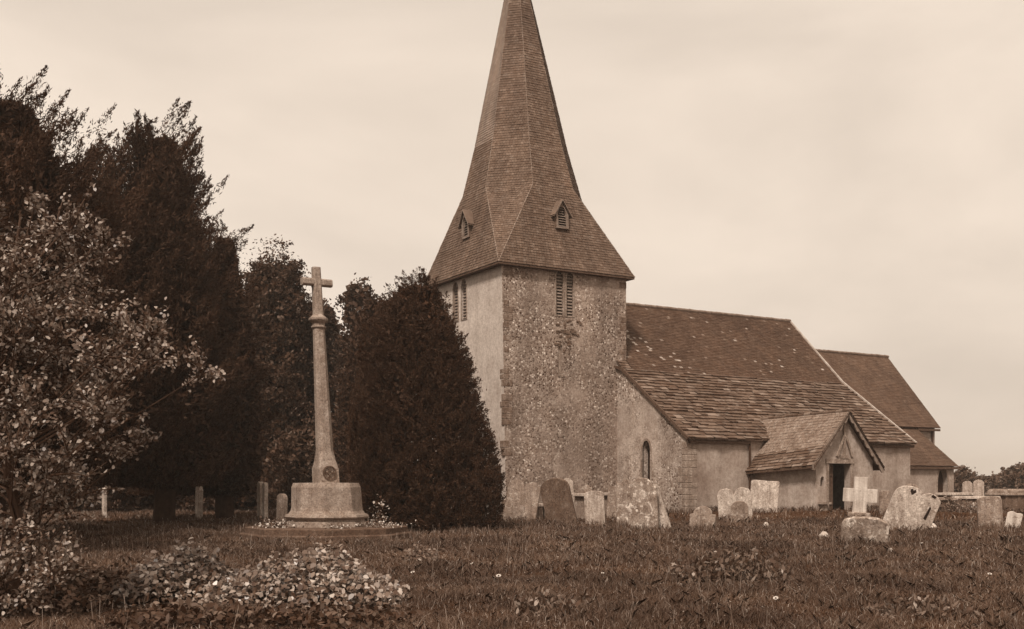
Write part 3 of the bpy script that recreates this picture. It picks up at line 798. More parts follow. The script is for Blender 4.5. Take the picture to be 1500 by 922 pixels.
# ------------------------------------------------------------------ gravestones
def top_outline(kind, w, h):
    a = w / 2
    if kind == 'round':
        return [(-a, -.35), (a, -.35), (a, h - a * .75)] + [(a * math.cos(t), h - a * .75 + a * .75 * math.sin(t)) for t in np.linspace(.15, math.pi - .15, 13)] + [(-a, h - a * .75)]
    if kind == 'low':
        return [(-a, -.35), (a, -.35), (a, h - a * .35)] + [(a * math.cos(t), h - a * .35 + a * .35 * math.sin(t)) for t in np.linspace(.15, math.pi - .15, 11)] + [(-a, h - a * .35)]
    if kind == 'shoulder':
        s = a * .28; r = a - s
        return [(-a, -.35), (a, -.35), (a, h - r * .8 - s * .3), (a - s * .3, h - r * .8), (a - s, h - r * .8)] + [(r * math.cos(t), h - r * .7 + r * .7 * math.sin(t)) for t in np.linspace(.12, math.pi - .12, 11)] + [(-a + s, h - r * .8), (-a + s * .3, h - r * .8), (-a, h - r * .8 - s * .3)]
    if kind == 'ogee':
        pts = [(-a, -.35), (a, -.35)]
        for t in np.linspace(0, 1, 17):
            x = a * (1 - 2 * t); q = abs(x) / a
            pts.append((x, h - .17 * w * (q ** 1.5) * 1.3 + .07 * w * math.sin(q * math.pi * 2.6)))
        return pts
    if kind == 'twin':
        pts = [(-a, -.35), (a, -.35)]
        for t in np.linspace(0, 1, 25):
            x = a * (1 - 2 * t); q = (abs(x) - a * .5) / (a * .5)
            pts.append((x, h - .2 * a * (1 - math.sqrt(max(0, 1 - q * q))) * 2.0 - .05))
        return pts
    if kind == 'flat':
        return [(-a, -.35), (a, -.35), (a, h - .04), (a - .05, h), (a * .2, h - .02), (-a * .4, h + .01), (-a + .06, h), (-a, h - .06)]
    if kind == 'broken':
        return [(-a, -.35), (a, -.35), (a * .98, h * .55), (a * .7, h * .8), (a * .35, h * .97), (-a * .1, h), (-a * .5, h * .9), (-a * .8, h * .72), (-a, h * .4)]
def stone(px0, px1, ytop, ybase, kind, m_, label, lean_=0, back=0, yaw=18, th=.12, name='headstone', cat='gravestone', group='old headstones round the church', base=None, D=None):
    """a headstone seen between photo columns px0..px1, its face turned yaw degrees to the left of the camera"""
    pc = (px0 + px1) / 2
    if D is None: p = G(pc, ybase)
    else:
        x = (pc - 750) / F * D; p = Vector((x, D, float(ground(x, D))))
    s = p.y / F; w = (px1 - px0) * s / math.cos(math.radians(yaw)) - th * math.tan(math.radians(abs(yaw))) * .6; w = max(w, .2)
    h = EYE + (HZ - ytop) * s - p.z
    mb = MB(); R = Matrix.Rotation(math.radians(-yaw), 4, 'Z') @ Matrix.Rotation(math.radians(lean_), 4, 'Y') @ Matrix.Rotation(math.radians(back), 4, 'X')
    out = top_outline(kind, w, h)
    rs = random.Random(int(px0 * 7 + ytop)); out = [(x + (rs.uniform(-.008, .008) if z_ > 0 else 0), z_ + (rs.uniform(-.01, .01) if z_ > 0 else 0)) for x, z_ in out]
    mb.prism(out, R, -th / 2, th / 2)
    o = mb.build(name, m_, bevel=.018); o.location = p
    STONES.append((p.x, p.y, w)); tag(o, label, cat, group); return o
STONES = []
g = M
stone(736, 784, 702, 764, 'twin', g['g_mid'], 'wide pale headstone with twin rounded heads beside the dark clipped yew', 9, -6, 14)
stone(803, 846, 699, 768, 'round', g['g_dark'], 'large dark round-topped headstone leaning left before the tower', -11, 8, 20, .15)
stone(822, 844, 701, 757, 'round', g['g_plain'], 'headstone peeping out behind the large dark leaning headstone', -4, 0, 15, D=46.5 - 3.6)
stone(858, 887, 719, 770, 'low', g['g_plain'], 'plain square-shouldered pale headstone before the table tombs', -3, 0, 14)
stone(850, 868, 711, 760, 'ogee', g['g_mid'], 'headstone with a small pointed cap behind the table tomb', 0, 0, 10, D=42.6)
stone(903, 930, 704, 771, 'ogee', g['g_lichen'], 'tall headstone spotted with lichen rings left of its bigger neighbour', 0, 0, 12)
stone(921, 965, 700, 776, 'shoulder', g['g_lichen'], 'biggest headstone, pale and blotched with round lichen below the lancet window', -2, 5, 14, .16)
stone(957, 984, 708, 776, 'low', g['g_pale'], 'pale headstone leaning steeply left against the big lichened one', -19, 0, 20, .14)
stone(888, 905, 713, 768, 'round', g['g_mid'], 'slim grey round headstone between the plain pale and the lichened ones', 3, 0, 14, D=41.0)
stone(1010, 1048, 742, 776, 'shoulder', g['g_mid'], 'short round-topped headstone with wide stone shoulders alone in the grass', 2, 0, 16, .22)
stone(1054, 1102, 713, 764, 'twin', g['g_pale'], 'broad pale headstone with scalloped top left of the fluted one', -4, 4, 16)
stone(1098, 1138, 704, 762, 'flat', g['g_pale'], 'broad flat-topped headstone with streaked face beside the porch wall', 4, 0, 18, .15)
stone(1071, 1096, 734, 768, 'round', g['g_mid'], 'small grey round headstone in front of the broad pale pair', 0, 4, 16)
stone(1288, 1303, 719, 752, 'flat', g['g_mid'], 'small square stone standing behind the white cross', 0, 0, 10)
stone(1234, 1298, 756, 797, 'low', g['g_lichen'], 'low broad headstone crusted with dark and white lichen, nearest of all', 3, 14, 20, .16)
def inlay(st, pts, yaw, lean_, back, th):
    mb = MB(); Rm = Matrix.Rotation(math.radians(-yaw), 4, 'Z') @ Matrix.Rotation(math.radians(lean_), 4, 'Y') @ Matrix.Rotation(math.radians(back), 4, 'X')
    root = st; mb.prism(pts, Matrix.Translation(root.location) @ Rm, -th / 2 - .004, -th / 2 + .02); mb.build('shade_inlay', M['dark'], st)  # near-black plate on the face, coloured as the shade of a hollow
o = stone(1290, 1338, 709, 777, 'round', g['g_pale'], 'large pale headstone leaning right with a small heart-shaped recess in its head, coloured dark for shade', 21, 4, 16, .15)
inlay(o, [(.0 + x * .09, 1.26 + z * .1) for x, z in ((0, -1), (.9, .1), (.95, .6), (.5, .95), (0, .5), (-.5, .95), (-.95, .6), (-.9, .1))], 16, 21, 4, .15)
o = stone(1330, 1358, 720, 780, 'round', g['g_pale'], 'narrow pale headstone leaning right with dark inlays coloured as shaded hollows, beside the large leaning one', 21, 6, 22, .14)
inlay(o, [(-.02, 1.12), (.1, 1.1), (.12, 1.17), (0, 1.2)], 22, 21, 6, .14); inlay(o, [(.0, .45), (.08, .42), (.1, .8), (.05, .85)], 22, 21, 6, .14)
stone(1322, 1344, 709, 762, 'round', g['g_mid'], 'round grey headstone half hidden behind the two leaning pale ones', 3, 0, 14, D=44)
stone(1434, 1468, 727, 774, 'low', g['g_mid'], 'dull brown headstone with sunk panel before the long chest tomb', -3, 0, 14, .14)
stone(1420, 1433, 737, 760, 'ogee', g['g_white'], 'small bright white stone tucked beside the dull brown headstone', 4, 0, 10)
stone(1472, 1492, 750, 775, 'flat', g['g_white'], 'small slanted stone at the right end of the churchyard', 12, 0, 24)
stone(1410, 1424, 705, 724, 'round', g['g_plain'], 'far round headstone nearest the vestry corner', 0, 0, 10, D=64)
stone(1426, 1441, 703, 724, 'round', g['g_plain'], 'far round headstone just behind the chest tomb slabs', 0, 0, 10, D=63)
stone(284, 298, 711, 752, 'round', g['g_pale'], 'slim white headstone leaning right, alone under the dark trees', 5, 0, 60, .16, D=42)
stone(376, 387, 706, 757, 'round', g['g_plain'], 'tall slim headstone, left one of the close pair left of the memorial', 0, 0, 62, .16, D=41)
stone(384, 393, 707, 758, 'round', g['g_plain'], 'tall slim headstone, right one of the close pair left of the memorial', 0, 0, 62, .14, D=39.8)
stone(404, 421, 723, 760, 'round', g['g_mid'], 'short round headstone just left of the memorial base', 3, 0, 48, .16, D=38)
stone(148, 158, 714, 744, 'round', g['g_pale'], 'small white headstone half hidden by the pale-leaved tree', 0, 0, 60, .14, D=45)
for (x, y, w_, h_, lb) in ((1207, 789, .34, .12, 'lump of pale fallen stone in the grass before the white cross'), (1122, 774, .3, .13, 'lump of pale stone in the grass near the flat-topped headstone'), (1365, 776, .4, .14, 'broken pale stone fragment at the foot of the leaning headstones'), (1305, 813, .13, .08, 'smallest round white stone lying alone in the open grass')):
    p = G(x, y); mb = MB(); rs = random.Random(x)
    rings_ = []
    for t in np.linspace(0, 1, 6):
        r = math.sin(math.pi * (.12 + .80 * (1 - t) * .6 + .08)) * (1 - t * .55)
        rings_.append([Vector((math.cos(a) * w_ / 2 * r * rs.uniform(.85, 1.15), math.sin(a) * w_ / 2 * r * rs.uniform(.85, 1.15), h_ * (t * 1.4 - .3) + .05)) for a in np.linspace(0, 2 * math.pi, 10, endpoint=False)])
    mb.loft(rings_); o = mb.build('stone_fragment', M['g_white'], smooth=True); o.location = p
    tag(o, lb, 'stone', 'loose stones in the grass')

# white stone cross in front of the porch
p = G(1258, 767); s = p.y / F; hc = EYE + (HZ - 699) * s - p.z
c = empty('grave_cross', p, 'plain pale stone grave cross in front of the porch door', 'grave cross')
mb = MB(); R = Matrix.Translation(p) @ Matrix.Rotation(math.radians(-14), 4, 'Z') @ Matrix.Rotation(math.radians(3), 4, 'Y')
a, aw = 24 * s, 9.5 * s; t1, t2 = hc - 17 * s, hc - 37 * s
mb.prism([(-aw * 1.1, -.3), (aw * 1.1, -.3), (aw, t2), (a, t2), (a, t1), (aw, t1), (aw, hc), (-aw, hc), (-aw, t1), (-a, t1), (-a, t2), (-aw, t2)], R, -.1, .1)
mb.build('cross', M['g_white'], c, bevel=.015)
mb = MB(); mb.box(p + Vector((0, 0, .04)), (.85, .5, .34), 0, R.to_3x3(), .88); mb.build('plinth', M['g_mid'], c, bevel=.02)

def chest(px0, px1, yslab, D, depth, label, body=True, m_='g_mid', slabm='g_pale', yaw=-31, slabh=.11, lid=False, legs=False):
    pc = (px0 + px1) / 2; x = (pc - 750) / F * D; zg = float(ground(x, D)); s = D / F
    zt = EYE + (HZ - yslab) * s; L = (px1 - px0) * s / (math.cos(math.radians(yaw)) if abs(yaw) < 60 else .5) - depth * .35; L = max(L, .7)
    o = empty('chest_tomb' if not legs else 'table_tomb', (x, D, zg), label, 'tomb', 'chest and table tombs')
    R = Matrix.Rotation(math.radians(-yaw), 3, 'Z'); P = Vector((x, D, 0))
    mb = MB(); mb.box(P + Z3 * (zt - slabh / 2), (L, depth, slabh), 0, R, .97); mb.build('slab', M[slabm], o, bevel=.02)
    mb = MB()
    if legs:
        for sx in (-1, 1):
            mb.box(P + R @ Vector((sx * (L / 2 - .22), 0, 0)) + Z3 * ((zt - slabh + zg - .3) / 2), (.18, depth - .2, zt - slabh - zg + .3), 0, R)
        mb.box(P + R @ Vector((0, depth * .1, 0)) + Z3 * ((zt - slabh + zg - .3) / 2), (L - .6, depth - .6, zt - slabh - zg + .3), 1, R)
    else:
        hh = zt - slabh - zg + .3; zc_ = (zt - slabh + zg - .3) / 2
        mb.box(P + Z3 * zc_, (L - .2, depth - .2, hh), 0, R)
        for sx in (-1, 0, 1):
            mb.box(P + R @ Vector((sx * (L / 2 - .2), 0, 0)) + Z3 * zc_, (.16, depth - .14, hh - .02), 0, R)
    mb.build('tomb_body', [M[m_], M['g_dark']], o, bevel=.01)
    if lid:
        mb = MB(); mb.loft([[P + R @ Vector((sx * (L / 2 - .08) * q, sy * (depth / 2 - .05) * q, 0)) + Z3 * (zt - .01 + dz) for sx, sy in ((-1, -1), (1, -1), (1, 1), (-1, 1))] for q, dz in ((1, 0), (.97, .1), (.85, .17))])
        mb.build('lid', M['g_mid'], o, bevel=.03)
    return o
chest(777, 804, 738, 41.5, .8, 'low table tomb between the twin-headed and dark headstones', slabm='g_plain', legs=True)
chest(840, 880, 723, 41.6, .9, 'table tomb with thin slab left of the plain pale headstone', slabm='g_plain', legs=True)
chest(879, 904, 722, 43.0, .9, 'table tomb with thin slab against the lichened headstones', slabm='g_plain', legs=True)
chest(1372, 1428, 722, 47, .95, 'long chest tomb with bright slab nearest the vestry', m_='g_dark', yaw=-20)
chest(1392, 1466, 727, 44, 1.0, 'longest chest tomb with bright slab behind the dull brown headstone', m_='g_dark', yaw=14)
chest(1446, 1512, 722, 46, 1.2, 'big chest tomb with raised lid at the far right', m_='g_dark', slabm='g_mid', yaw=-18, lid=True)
chest(1362, 1400, 729, 43, .9, 'low overgrown chest tomb behind the leaning headstones', m_='g_dark', slabm='g_mid', yaw=-10)

# ------------------------------------------------------------------ vegetation
def env_r(prof, z, phi):
    zs = [q[0] for q in prof]; rl = np.interp(z, zs, [q[1] for q in prof]); rr = np.interp(z, zs, [q[2] for q in prof])
    c = np.cos(phi); return np.where(c < 0, lerp((rl + rr) / 2, rl, -c), lerp((rl + rr) / 2, rr, c))
def plume_crown(x, y, prof, npl, per, seed, L=(1.2, 2.4), R=.3, up=.9, wind=(0, 0, 0), leaf=(.22, .05), fill=8000, jit=.18, droop=0, lump=.16, fs=2.0, boughs=0, bs=.8):
    r = np.random.default_rng(seed)
    z0, z1 = prof[0][0], prof[-1][0]
    zz = r.uniform(z0, z1, npl * 6); ph = r.uniform(0, 2 * np.pi, npl * 6); er = env_r(prof, zz, ph)
    keep = r.uniform(0, er.max() + .5, npl * 6) < er + .5; zz, ph, er = zz[keep][:npl], ph[keep][:npl], er[keep][:npl]; n = len(zz); reach = np.ones(n)
    if boughs:
        bi = r.integers(0, boughs, n); bz, bp = zz[:boughs].copy(), ph[:boughs].copy(); br = r.uniform(.62, 1.1, boughs)
        zz = np.clip(bz[bi] + r.normal(size=n) * bs, z0, z1); ph = bp[bi] + r.normal(size=n) * bs / np.maximum(env_r(prof, bz, bp)[bi], 1.0); er = env_r(prof, zz, ph); reach = br[bi]
    lumpf = 1 + lump * (np.sin(ph * 3 + zz * .9 + seed) + np.sin(zz * 2.3 + ph * 5 + seed * 2)) * .5
    rad = er * reach * lumpf * (1 + r.normal(size=n) * jit * .5)
    out = np.stack([np.cos(ph), np.sin(ph), np.zeros(n)], 1)
    end = np.stack([x + rad * np.cos(ph), y + rad * np.sin(ph), zz + r.normal(size=n) * .25], 1)
    if boughs:
        bout = np.stack([np.cos(bp), np.sin(bp), np.zeros(boughs)], 1)
        bd = unit(bout * .8 + np.array([0, 0, up * .8]) + np.array(wind) * 1.3 + r.normal(size=(boughs, 3)) * .2)
        tip = np.stack([x + env_r(prof, bz, bp) * br * np.cos(bp), y + env_r(prof, bz, bp) * br * np.sin(bp), bz], 1) + bd * .5
        uu = r.uniform(0, 1, n)[:, None] ** .8 * (2.2 + 2.2 * bs)
        shell = r.uniform(size=n) < .06
        end2 = tip[bi] - bd[bi] * uu + r.normal(size=(n, 3)) * (.12 + .3 * uu * bs)
        end = np.where(shell[:, None], end * .9 + .1 * np.array([x, y, 0]) + np.array([0, 0, .1]) * end, end2); out = np.where(shell[:, None], out, bout[bi])
    d = unit(out * .75 + np.array([0, 0, up]) + np.array(wind) + r.normal(size=(n, 3)) * .28)
    Ln = r.uniform(L[0], L[1], n)[:, None]; st = end - d * Ln
    t = r.beta(1.6, 1.3, (n, per, 1))
    cen = st[:, None] + d[:, None] * Ln[:, None] * t
    cen = cen + r.normal(size=(n, per, 3)) * R * (1.05 - t) * np.array([1, 1, .8])
    D = d[:, None] * .9 + r.normal(size=(n, per, 3)) * .5 + np.array([0, 0, droop])
    C = cen.reshape(-1, 3); D = D.reshape(-1, 3)
    zf = z0 + (z1 - z0) * (r.uniform(0, 1, fill) * .93 if boughs else r.uniform(0, .95, fill)); pf = r.uniform(0, 2 * np.pi, fill); rf = env_r(prof, zf, pf) * np.sqrt(r.uniform(.02, .62 if boughs else .72, fill)) * (1 - (.8 if boughs else 0) * ((zf - z0) / (z1 - z0)) ** 2.2)
    Cf = np.stack([x + rf * np.cos(pf), y + rf * np.sin(pf), zf], 1)
    C = np.concatenate([C, Cf]); D = np.concatenate([D, r.normal(size=(fill, 3)) + np.array([0, 0, .6])])
    m_ = len(C); big = np.concatenate([np.ones(m_ - fill), np.full(fill, fs)])
    kp = C[:, 2] > z0; C, D, big = C[kp], D[kp], big[kp]; m_ = len(C)
    return leafcards(C, D, r.normal(size=(m_, 3)), leaf[0] * big * r.uniform(.6, 1.3, m_), leaf[1] * big * r.uniform(.7, 1.3, m_) * np.where(big > 1, 1.3, 1))
def trunk_mesh(x, y, h, r0, seed, limbs=6, spread=2.0):
    rs = random.Random(seed); m = MB()
    pts = [(x + rs.uniform(-.12, .12) * k_, y + rs.uniform(-.12, .12) * k_, h * k_ / 5 - .3) for k_ in range(6)]
    m.tube(pts, [r0 * 1.25, r0, r0 * .85, r0 * .65, r0 * .4, r0 * .12], 9)
    for q in range(limbs):
        t = rs.uniform(.25, .85); z = h * t - .3; a = rs.uniform(0, 6.28); sp = spread * (1.1 - t)
        m.tube([(x, y, z), (x + math.cos(a) * sp * .5, y + math.sin(a) * sp * .5, z + sp * .35), (x + math.cos(a) * sp, y + math.sin(a) * sp, z + sp * .9)], [r0 * .4, r0 * .25, r0 * .06], 6)
    return m
def prof_px(D, pcx, rows, sc=1):
    """rows of (photo y, left column, right column) seen at distance D -> (z, rl, rr)"""
    s = D / F; out = [(EYE + (HZ - y_) * s, (pcx - l) * s * sc, (r_ - pcx) * s * sc) for y_, l, r_ in rows]
    return sorted(out)
def tree(name, label, group, D, pcx, rows, mat_, seed, npl, per, **kw):
    x = (pcx - 750) / F * D; pr_ = prof_px(D, pcx, rows)
    t = empty(name, (x, D, float(ground(x, D))), label, 'tree', group)
    h = pr_[-1][0]
    trunk_mesh(x, D, h * .9, kw.pop('tr', .32), seed, spread=max(1.0, pr_[len(pr_) // 2][2] * .7)).build('trunk', M['bark'], t, smooth=True)
    cards('crown', plume_crown(x, D, pr_, npl, per, seed, **kw), mat_, t)
    return t
BG = 'dark trees standing left of the church'
tree('yew_tree', 'dark yew beyond the left edge of the view, added to shade the grass', BG, 19, -400, [(840, -560, -200), (700, -740, -80), (500, -760, -70), (300, -720, -80), (0, -660, -120), (-300, -460, -340)], M['yew'], 33, 600, 120, L=(1.0, 2.2), R=.3, up=1.0, leaf=(.14, .04), fill=12000, fs=2.2)  # unseen tree, put in for the shade it casts on the grass
tree('yew_tree', 'tallest dark ragged yew at the far left edge', BG, 29, 10, [(712, -60, 70), (690, -150, 125), (600, -160, 185), (450, -160, 180), (330, -160, 190), (240, -150, 180), (200, -120, 170), (165, -80, 148), (138, -50, 120), (115, -20, 80)], M['yew'], 3, 3000, 190, L=(.8, 1.9), R=.2, up=1.3, wind=(.6, 0, .3), leaf=(.13, .03), fill=36000, lump=.1, fs=2.6, jit=.2, boughs=190, bs=.5)
tree('yew_tree', 'big dark ragged yew, second from the left, with feathery leaning top', BG, 38, 240, [(712, 200, 280), (690, 150, 330), (620, 120, 345), (500, 105, 345), (420, 120, 340), (350, 120, 338), (290, 125, 326), (240, 135, 316), (205, 150, 304), (172, 205, 280)], M['yew'], 5, 2900, 180, L=(1.0, 2.3), R=.24, up=1.1, wind=(.6, 0, .3), leaf=(.16, .036), fill=36000, lump=.1, fs=2.6, jit=.2, boughs=190, bs=.6)
tree('yew_tree', 'smaller dark yew whose ragged top reaches out right of the big ones', BG, 44, 330, [(725, 285, 380), (690, 265, 395), (600, 265, 400), (470, 270, 392), (400, 280, 378), (350, 290, 374), (325, 320, 368)], M['yew'], 8, 1200, 150, L=(1.0, 2.2), R=.24, up=.7, wind=(.8, 0, .1), leaf=(.16, .036), fill=20000, lump=.1, fs=2.6, boughs=95, bs=.6)
tree('broadleaf_tree', 'round dark tree behind the memorial cross, left', BG, 57, 400, [(735, 360, 450), (640, 340, 462), (520, 345, 460), (440, 350, 455), (395, 365, 447), (372, 390, 425)], M['far'], 12, 300, 180, L=(1, 2.2), R=.5, up=.5, leaf=(.16, .09), fill=9000, lump=.3)
tree('broadleaf_tree', 'dark tree directly behind the memorial shaft', BG, 60, 458, [(735, 410, 520), (640, 405, 520), (520, 415, 510), (470, 425, 500), (432, 445, 482)], M['far'], 14, 300, 180, L=(1, 2.2), R=.5, up=.5, leaf=(.16, .09), fill=9000, lump=.3)
tree('broadleaf_tree', 'thin open-crowned tree between the memorial cross and clipped yew', BG, 58, 525, [(735, 480, 575), (640, 480, 570), (540, 490, 565), (470, 498, 560), (430, 502, 552), (402, 512, 535)], M['far'], 17, 150, 120, L=(.8, 1.7), R=.38, up=.6, leaf=(.16, .1), fill=2500, lump=.35)
tree('broadleaf_tree', 'dark bushy tree just left behind the clipped yew', BG, 50, 545, [(735, 500, 590), (650, 490, 600), (540, 500, 600), (470, 520, 590), (435, 550, 575)], M['yew'], 19, 260, 150, L=(.8, 1.8), R=.35, up=.7, leaf=(.16, .06), fill=9000, lump=.2)
tree('clipped_yew', 'dense dark cone-shaped yew in front of the tower', None, 34, 620, [(778, 545, 700), (764, 524, 722), (740, 512, 738), (705, 508, 740), (660, 510, 724), (600, 513, 707), (540, 523, 691), (500, 532, 676), (460, 552, 658), (425, 580, 640), (405, 598, 616)], M['yewbush'], 23, 3600, 70, L=(.2, .5), R=.10, up=.9, leaf=(.07, .024), fill=34000, fs=2.8, jit=.05, lump=.05, tr=.25)

# understory of shrubs at the back left, blocking the view under the trees
for i, (px0, px1, yt, D, lb) in enumerate(((-150, 80, 560, 54, 'dark undergrowth shrub farthest left under the yews'), (60, 250, 600, 55, 'dark undergrowth shrub behind the slim white headstone'), (220, 400, 610, 56, 'dark undergrowth shrub behind the close pair of headstones'), (370, 560, 620, 55, 'dark undergrowth shrub behind the memorial base'), (-420, -120, 480, 52, 'dark shrub beyond the left edge of the view'))):
    pc = (px0 + px1) / 2; x = (pc - 750) / F * D
    t = empty('shrub', (x, D, 0), lb, 'shrub', 'undergrowth below the dark trees')
    pr_ = prof_px(D, pc, [(742, px0 + 10, px1 - 10), (700, px0, px1), ((yt + 700) / 2, px0 + 15, px1 - 15), (yt, pc - 25, pc + 25)])
    trunk_mesh(x, D, 1.8, .1, 30 + i, 4, 1.0).build('stem', M['bark'], t)
    cards('foliage', plume_crown(x, D, pr_, 170, 130, 40 + i, L=(.6, 1.3), R=.35, up=.5, leaf=(.17, .09), fill=7000, lump=.2), M['far'], t)

# far hedge and trees on the right
hd = MB()
def far_tree(px_, D, w_, h_, lb, seed, n=1400, cat='tree', name='distant_tree'):
    x = (px_ - 750) / F * D; t = empty(name, (x, D, 0), lb, cat, 'far hedge and trees on the right')
    trunk_mesh(x, D, h_ * .7, .12, seed, 4, w_ * .3).build('trunk', M['bark'], t)
    cards('crown', plume_crown(x, D, [(-.1, w_ * .42, w_ * .42), (h_ * .4, w_ * .5, w_ * .5), (h_ * .8, w_ * .33, w_ * .33), (h_, .1, .1)], 110, 60, seed, L=(.3, .9), R=.3, up=.5, leaf=(.26, .16), fill=n * 2, lump=.25), M['hedge'], t)
far_tree(1409, 88, 2.6, 2.3, 'small far bush right beside the vestry corner', 61)
far_tree(1440, 92, 3.6, 1.85, 'low far bush above the long chest tomb', 62)
far_tree(1472, 90, 4.4, 2.1, 'far round bush, second from the right edge', 63)
far_tree(1502, 86, 5.0, 2.7, 'largest far bush at the right edge', 64)
far_tree(1552, 86, 6.0, 3.4, 'far bush beyond the right edge of the view', 65)
m = MB(); xs = np.linspace(33, 62, 60)
r = np.random.default_rng(5); n = 9000
hx = r.uniform(30, 70, n); hy = 97 + r.normal(size=n) * .7; hz_ = r.uniform(0, 1, n) ** .7 * (1.55 + .25 * np.sin(hx * 1.3) + .15 * np.sin(hx * 3.1))
o = cards('hedge', leafcards(np.stack([hx, hy, hz_], 1), r.normal(size=(n, 3)), r.normal(size=(n, 3)), np.full(n, .5), np.full(n, .35)), M['hedge'])
tag(o, 'long low field hedge closing the churchyard at the right', 'hedge')

# pale-leaved tree in the left foreground
def branchy(x, y, rows, D, seed, nb, per, leaf, M_, name, label, cat, stems=4, fill=0, group=None, sc=.1):
    r = np.random.default_rng(seed); rs = random.Random(seed)
    t = empty(name, (x, y, 0), label, cat, group)
    s = D / F; mb = MB(); tips = []
    clumps = [((cx - 750) * s, EYE + (HZ - cy) * s, rr * s) for cx, cy, rr in rows]
    Cs, Ds = [], []
    for (cx, cz, rr) in clumps:
        q = Vector((cx, y + rs.uniform(-1, 1) * 1.1, cz)); hd = math.hypot(q.x - x, q.y - y); za = max(.15, cz - .25 - hd * .45)
        a = Vector((x + .12 * math.sin(za * 1.7), y + .1 * math.cos(za * 1.3), za))
        midp = a.lerp(q, .5) + Vector((rs.uniform(-.12, .12), rs.uniform(-.12, .12), -.12))
        mb.tube([a, midp, q], [.016, .011, .005], 5)
        for b in range(nb):
            az = rs.uniform(0, 6.28); el = rs.uniform(-.25, 1.3); ln = rr * rs.uniform(.7, 2.1)
            d = Vector((math.cos(az) * math.cos(el), math.sin(az) * math.cos(el), math.sin(el)))
            e = q + d * ln; st = q + d * ln * .1
            mb.tube([st, q + d * ln * .6 + Vector((0, 0, .03)), e], [.012, .008, .003], 4)
            tt = r.uniform(.15, 1.05, (per, 1)); c_ = np.array(st) + (np.array(e) - np.array(st)) * tt + r.normal(size=(per, 3)) * sc
            Cs.append(c_); Ds.append(np.array(d) * .5 + r.normal(size=(per, 3)) * .6 + np.array([.15, 0, .1]))
    top = max(c_[1] for c_ in clumps); zs_ = [top * q / 8 - .1 for q in range(9)]
    mb.tube([(x + .12 * math.sin(z_ * 1.7), y + .1 * math.cos(z_ * 1.3), z_) for z_ in zs_], [.085 * (1 - q / 9.5) for q in range(9)], 8)
    C = np.concatenate(Cs); Dd = np.concatenate(Ds); n = len(C)
    C[:, 2] = np.maximum(C[:, 2], .02)
    mb.build('branches', M['bark'], t)
    Nn = r.normal(size=(n, 3)) * .95 + np.array([.1, -.35, .6])
    cards('foliage', roundleaves(C, Dd, Nn, leaf[0] * r.uniform(.6, 1.25, n), leaf[1] * r.uniform(.6, 1.2, n), .18), M_, t)
    return t
rw = []
rq = random.Random(3)
edge = [(260, 0, 50), (300, -20, 110), (340, -60, 140), (400, -60, 155), (450, -60, 170), (500, -60, 215), (520, -60, 285), (545, -60, 280), (590, -60, 255), (640, -60, 235), (680, -60, 215), (730, -60, 170), (780, -60, 130), (830, -60, 165), (880, -60, 175), (930, -60, 150)]
ys_ = [e[0] for e in edge]
for yy in range(330, 930, 30):
    x1 = np.interp(yy, ys_, [e[2] for e in edge]); x0 = -110
    nx_ = max(2, int((x1 - x0) / 48))
    for q in range(nx_):
        rr = rq.uniform(30, 46); cx = x0 + (x1 - rr * .8 - x0) * (q + rq.uniform(.2, 1.0)) / nx_
        if rq.random() < .12: continue
        rw.append((cx, yy + rq.uniform(-14, 14), rr))
rw += [(275, 540, 30), (268, 512, 22), (45, 298, 16), (92, 325, 18), (130, 345, 20), (15, 310, 18)]
branchy(at(10, 12.5), 12.5, rw, 12.5, 71, 8, 30, (.056, .036), M['pale_leaf'], 'broadleaf_tree', 'pale small-leaved tree with loose branches in the left foreground', 'tree', sc=.035)

# leafy mounds
def mound(px0, px1, y0, D, dd, hts, n, leaf, M_, label, seed, name='leafy_plant', loc_z=None, group='clumps of leafy ground plants', noisez=.05, up=0, cat='plant'):
    """heap of leaves: hts = relative heights across the width"""
    r = np.random.default_rng(seed); s = D / F; x0, x1 = (px0 - 750) * s, (px1 - 750) * s
    u = r.uniform(0, 1, n); v = r.uniform(-1, 1, n); X = x0 + (x1 - x0) * u; Y = D + v * dd
    h = np.interp(u, np.linspace(0, 1, len(hts)), hts) * np.clip(1 - v * v, 0, 1) ** .6 * (np.clip(4 * u * (1 - u), 0, 1) ** .35)
    h = h * (1 + .22 * np.sin(X * 5 + seed) * np.cos(Y * 4 + X * 2)) 
    lay = 1 - r.exponential(.26, n); lay = np.clip(lay, 0, 1.1)
    Z = ground(X, Y) + h * lay + r.normal(size=n) * noisez; Z = np.maximum(Z, ground(X, Y) + .01)
    D_ = r.normal(size=(n, 3)) * np.array([.8, .6, .35]) + np.array([0, -.7, -.35]); N_ = r.normal(size=(n, 3)) * (.5 + .5 * up) + np.array([0, -.5, 1]); D_ = D_ + np.array([0, .3, 1.3]) * up
    xm = (x0 + x1) / 2; t = empty(name, (xm, D, float(ground(xm, D))), label, cat, group)
    C = np.stack([X, Y, Z], 1)
    cards('foliage', roundleaves(C, D_, N_, leaf[0] * r.uniform(.55, 1.3, n), leaf[1] * r.uniform(.6, 1.2, n), .16), M_, t)
    mb = MB()
    for q in range(26):
        i = r.integers(0, n); mb.tube([(X[i] + .05, Y[i] + .05, float(ground(X[i], Y[i])) - .02), (X[i], Y[i], Z[i])], [.006, .003], 4)
    mb.build('stems', M['bark'], t)
    return t
mound(195, 345, 880, 13.6, .75, [.35, .5, .58, .5, .42], 3600, (.078, .06), M['ivy'], 'left hump of the broad pale-leaved plant in the foreground', 81, noisez=.07)
mound(320, 590, 880, 13.3, .85, [.45, .42, .5, .6, .56, .4, .18], 5000, (.078, .06), M['ivy'], 'right and longer hump of the broad pale-leaved foreground plant', 82, noisez=.07)
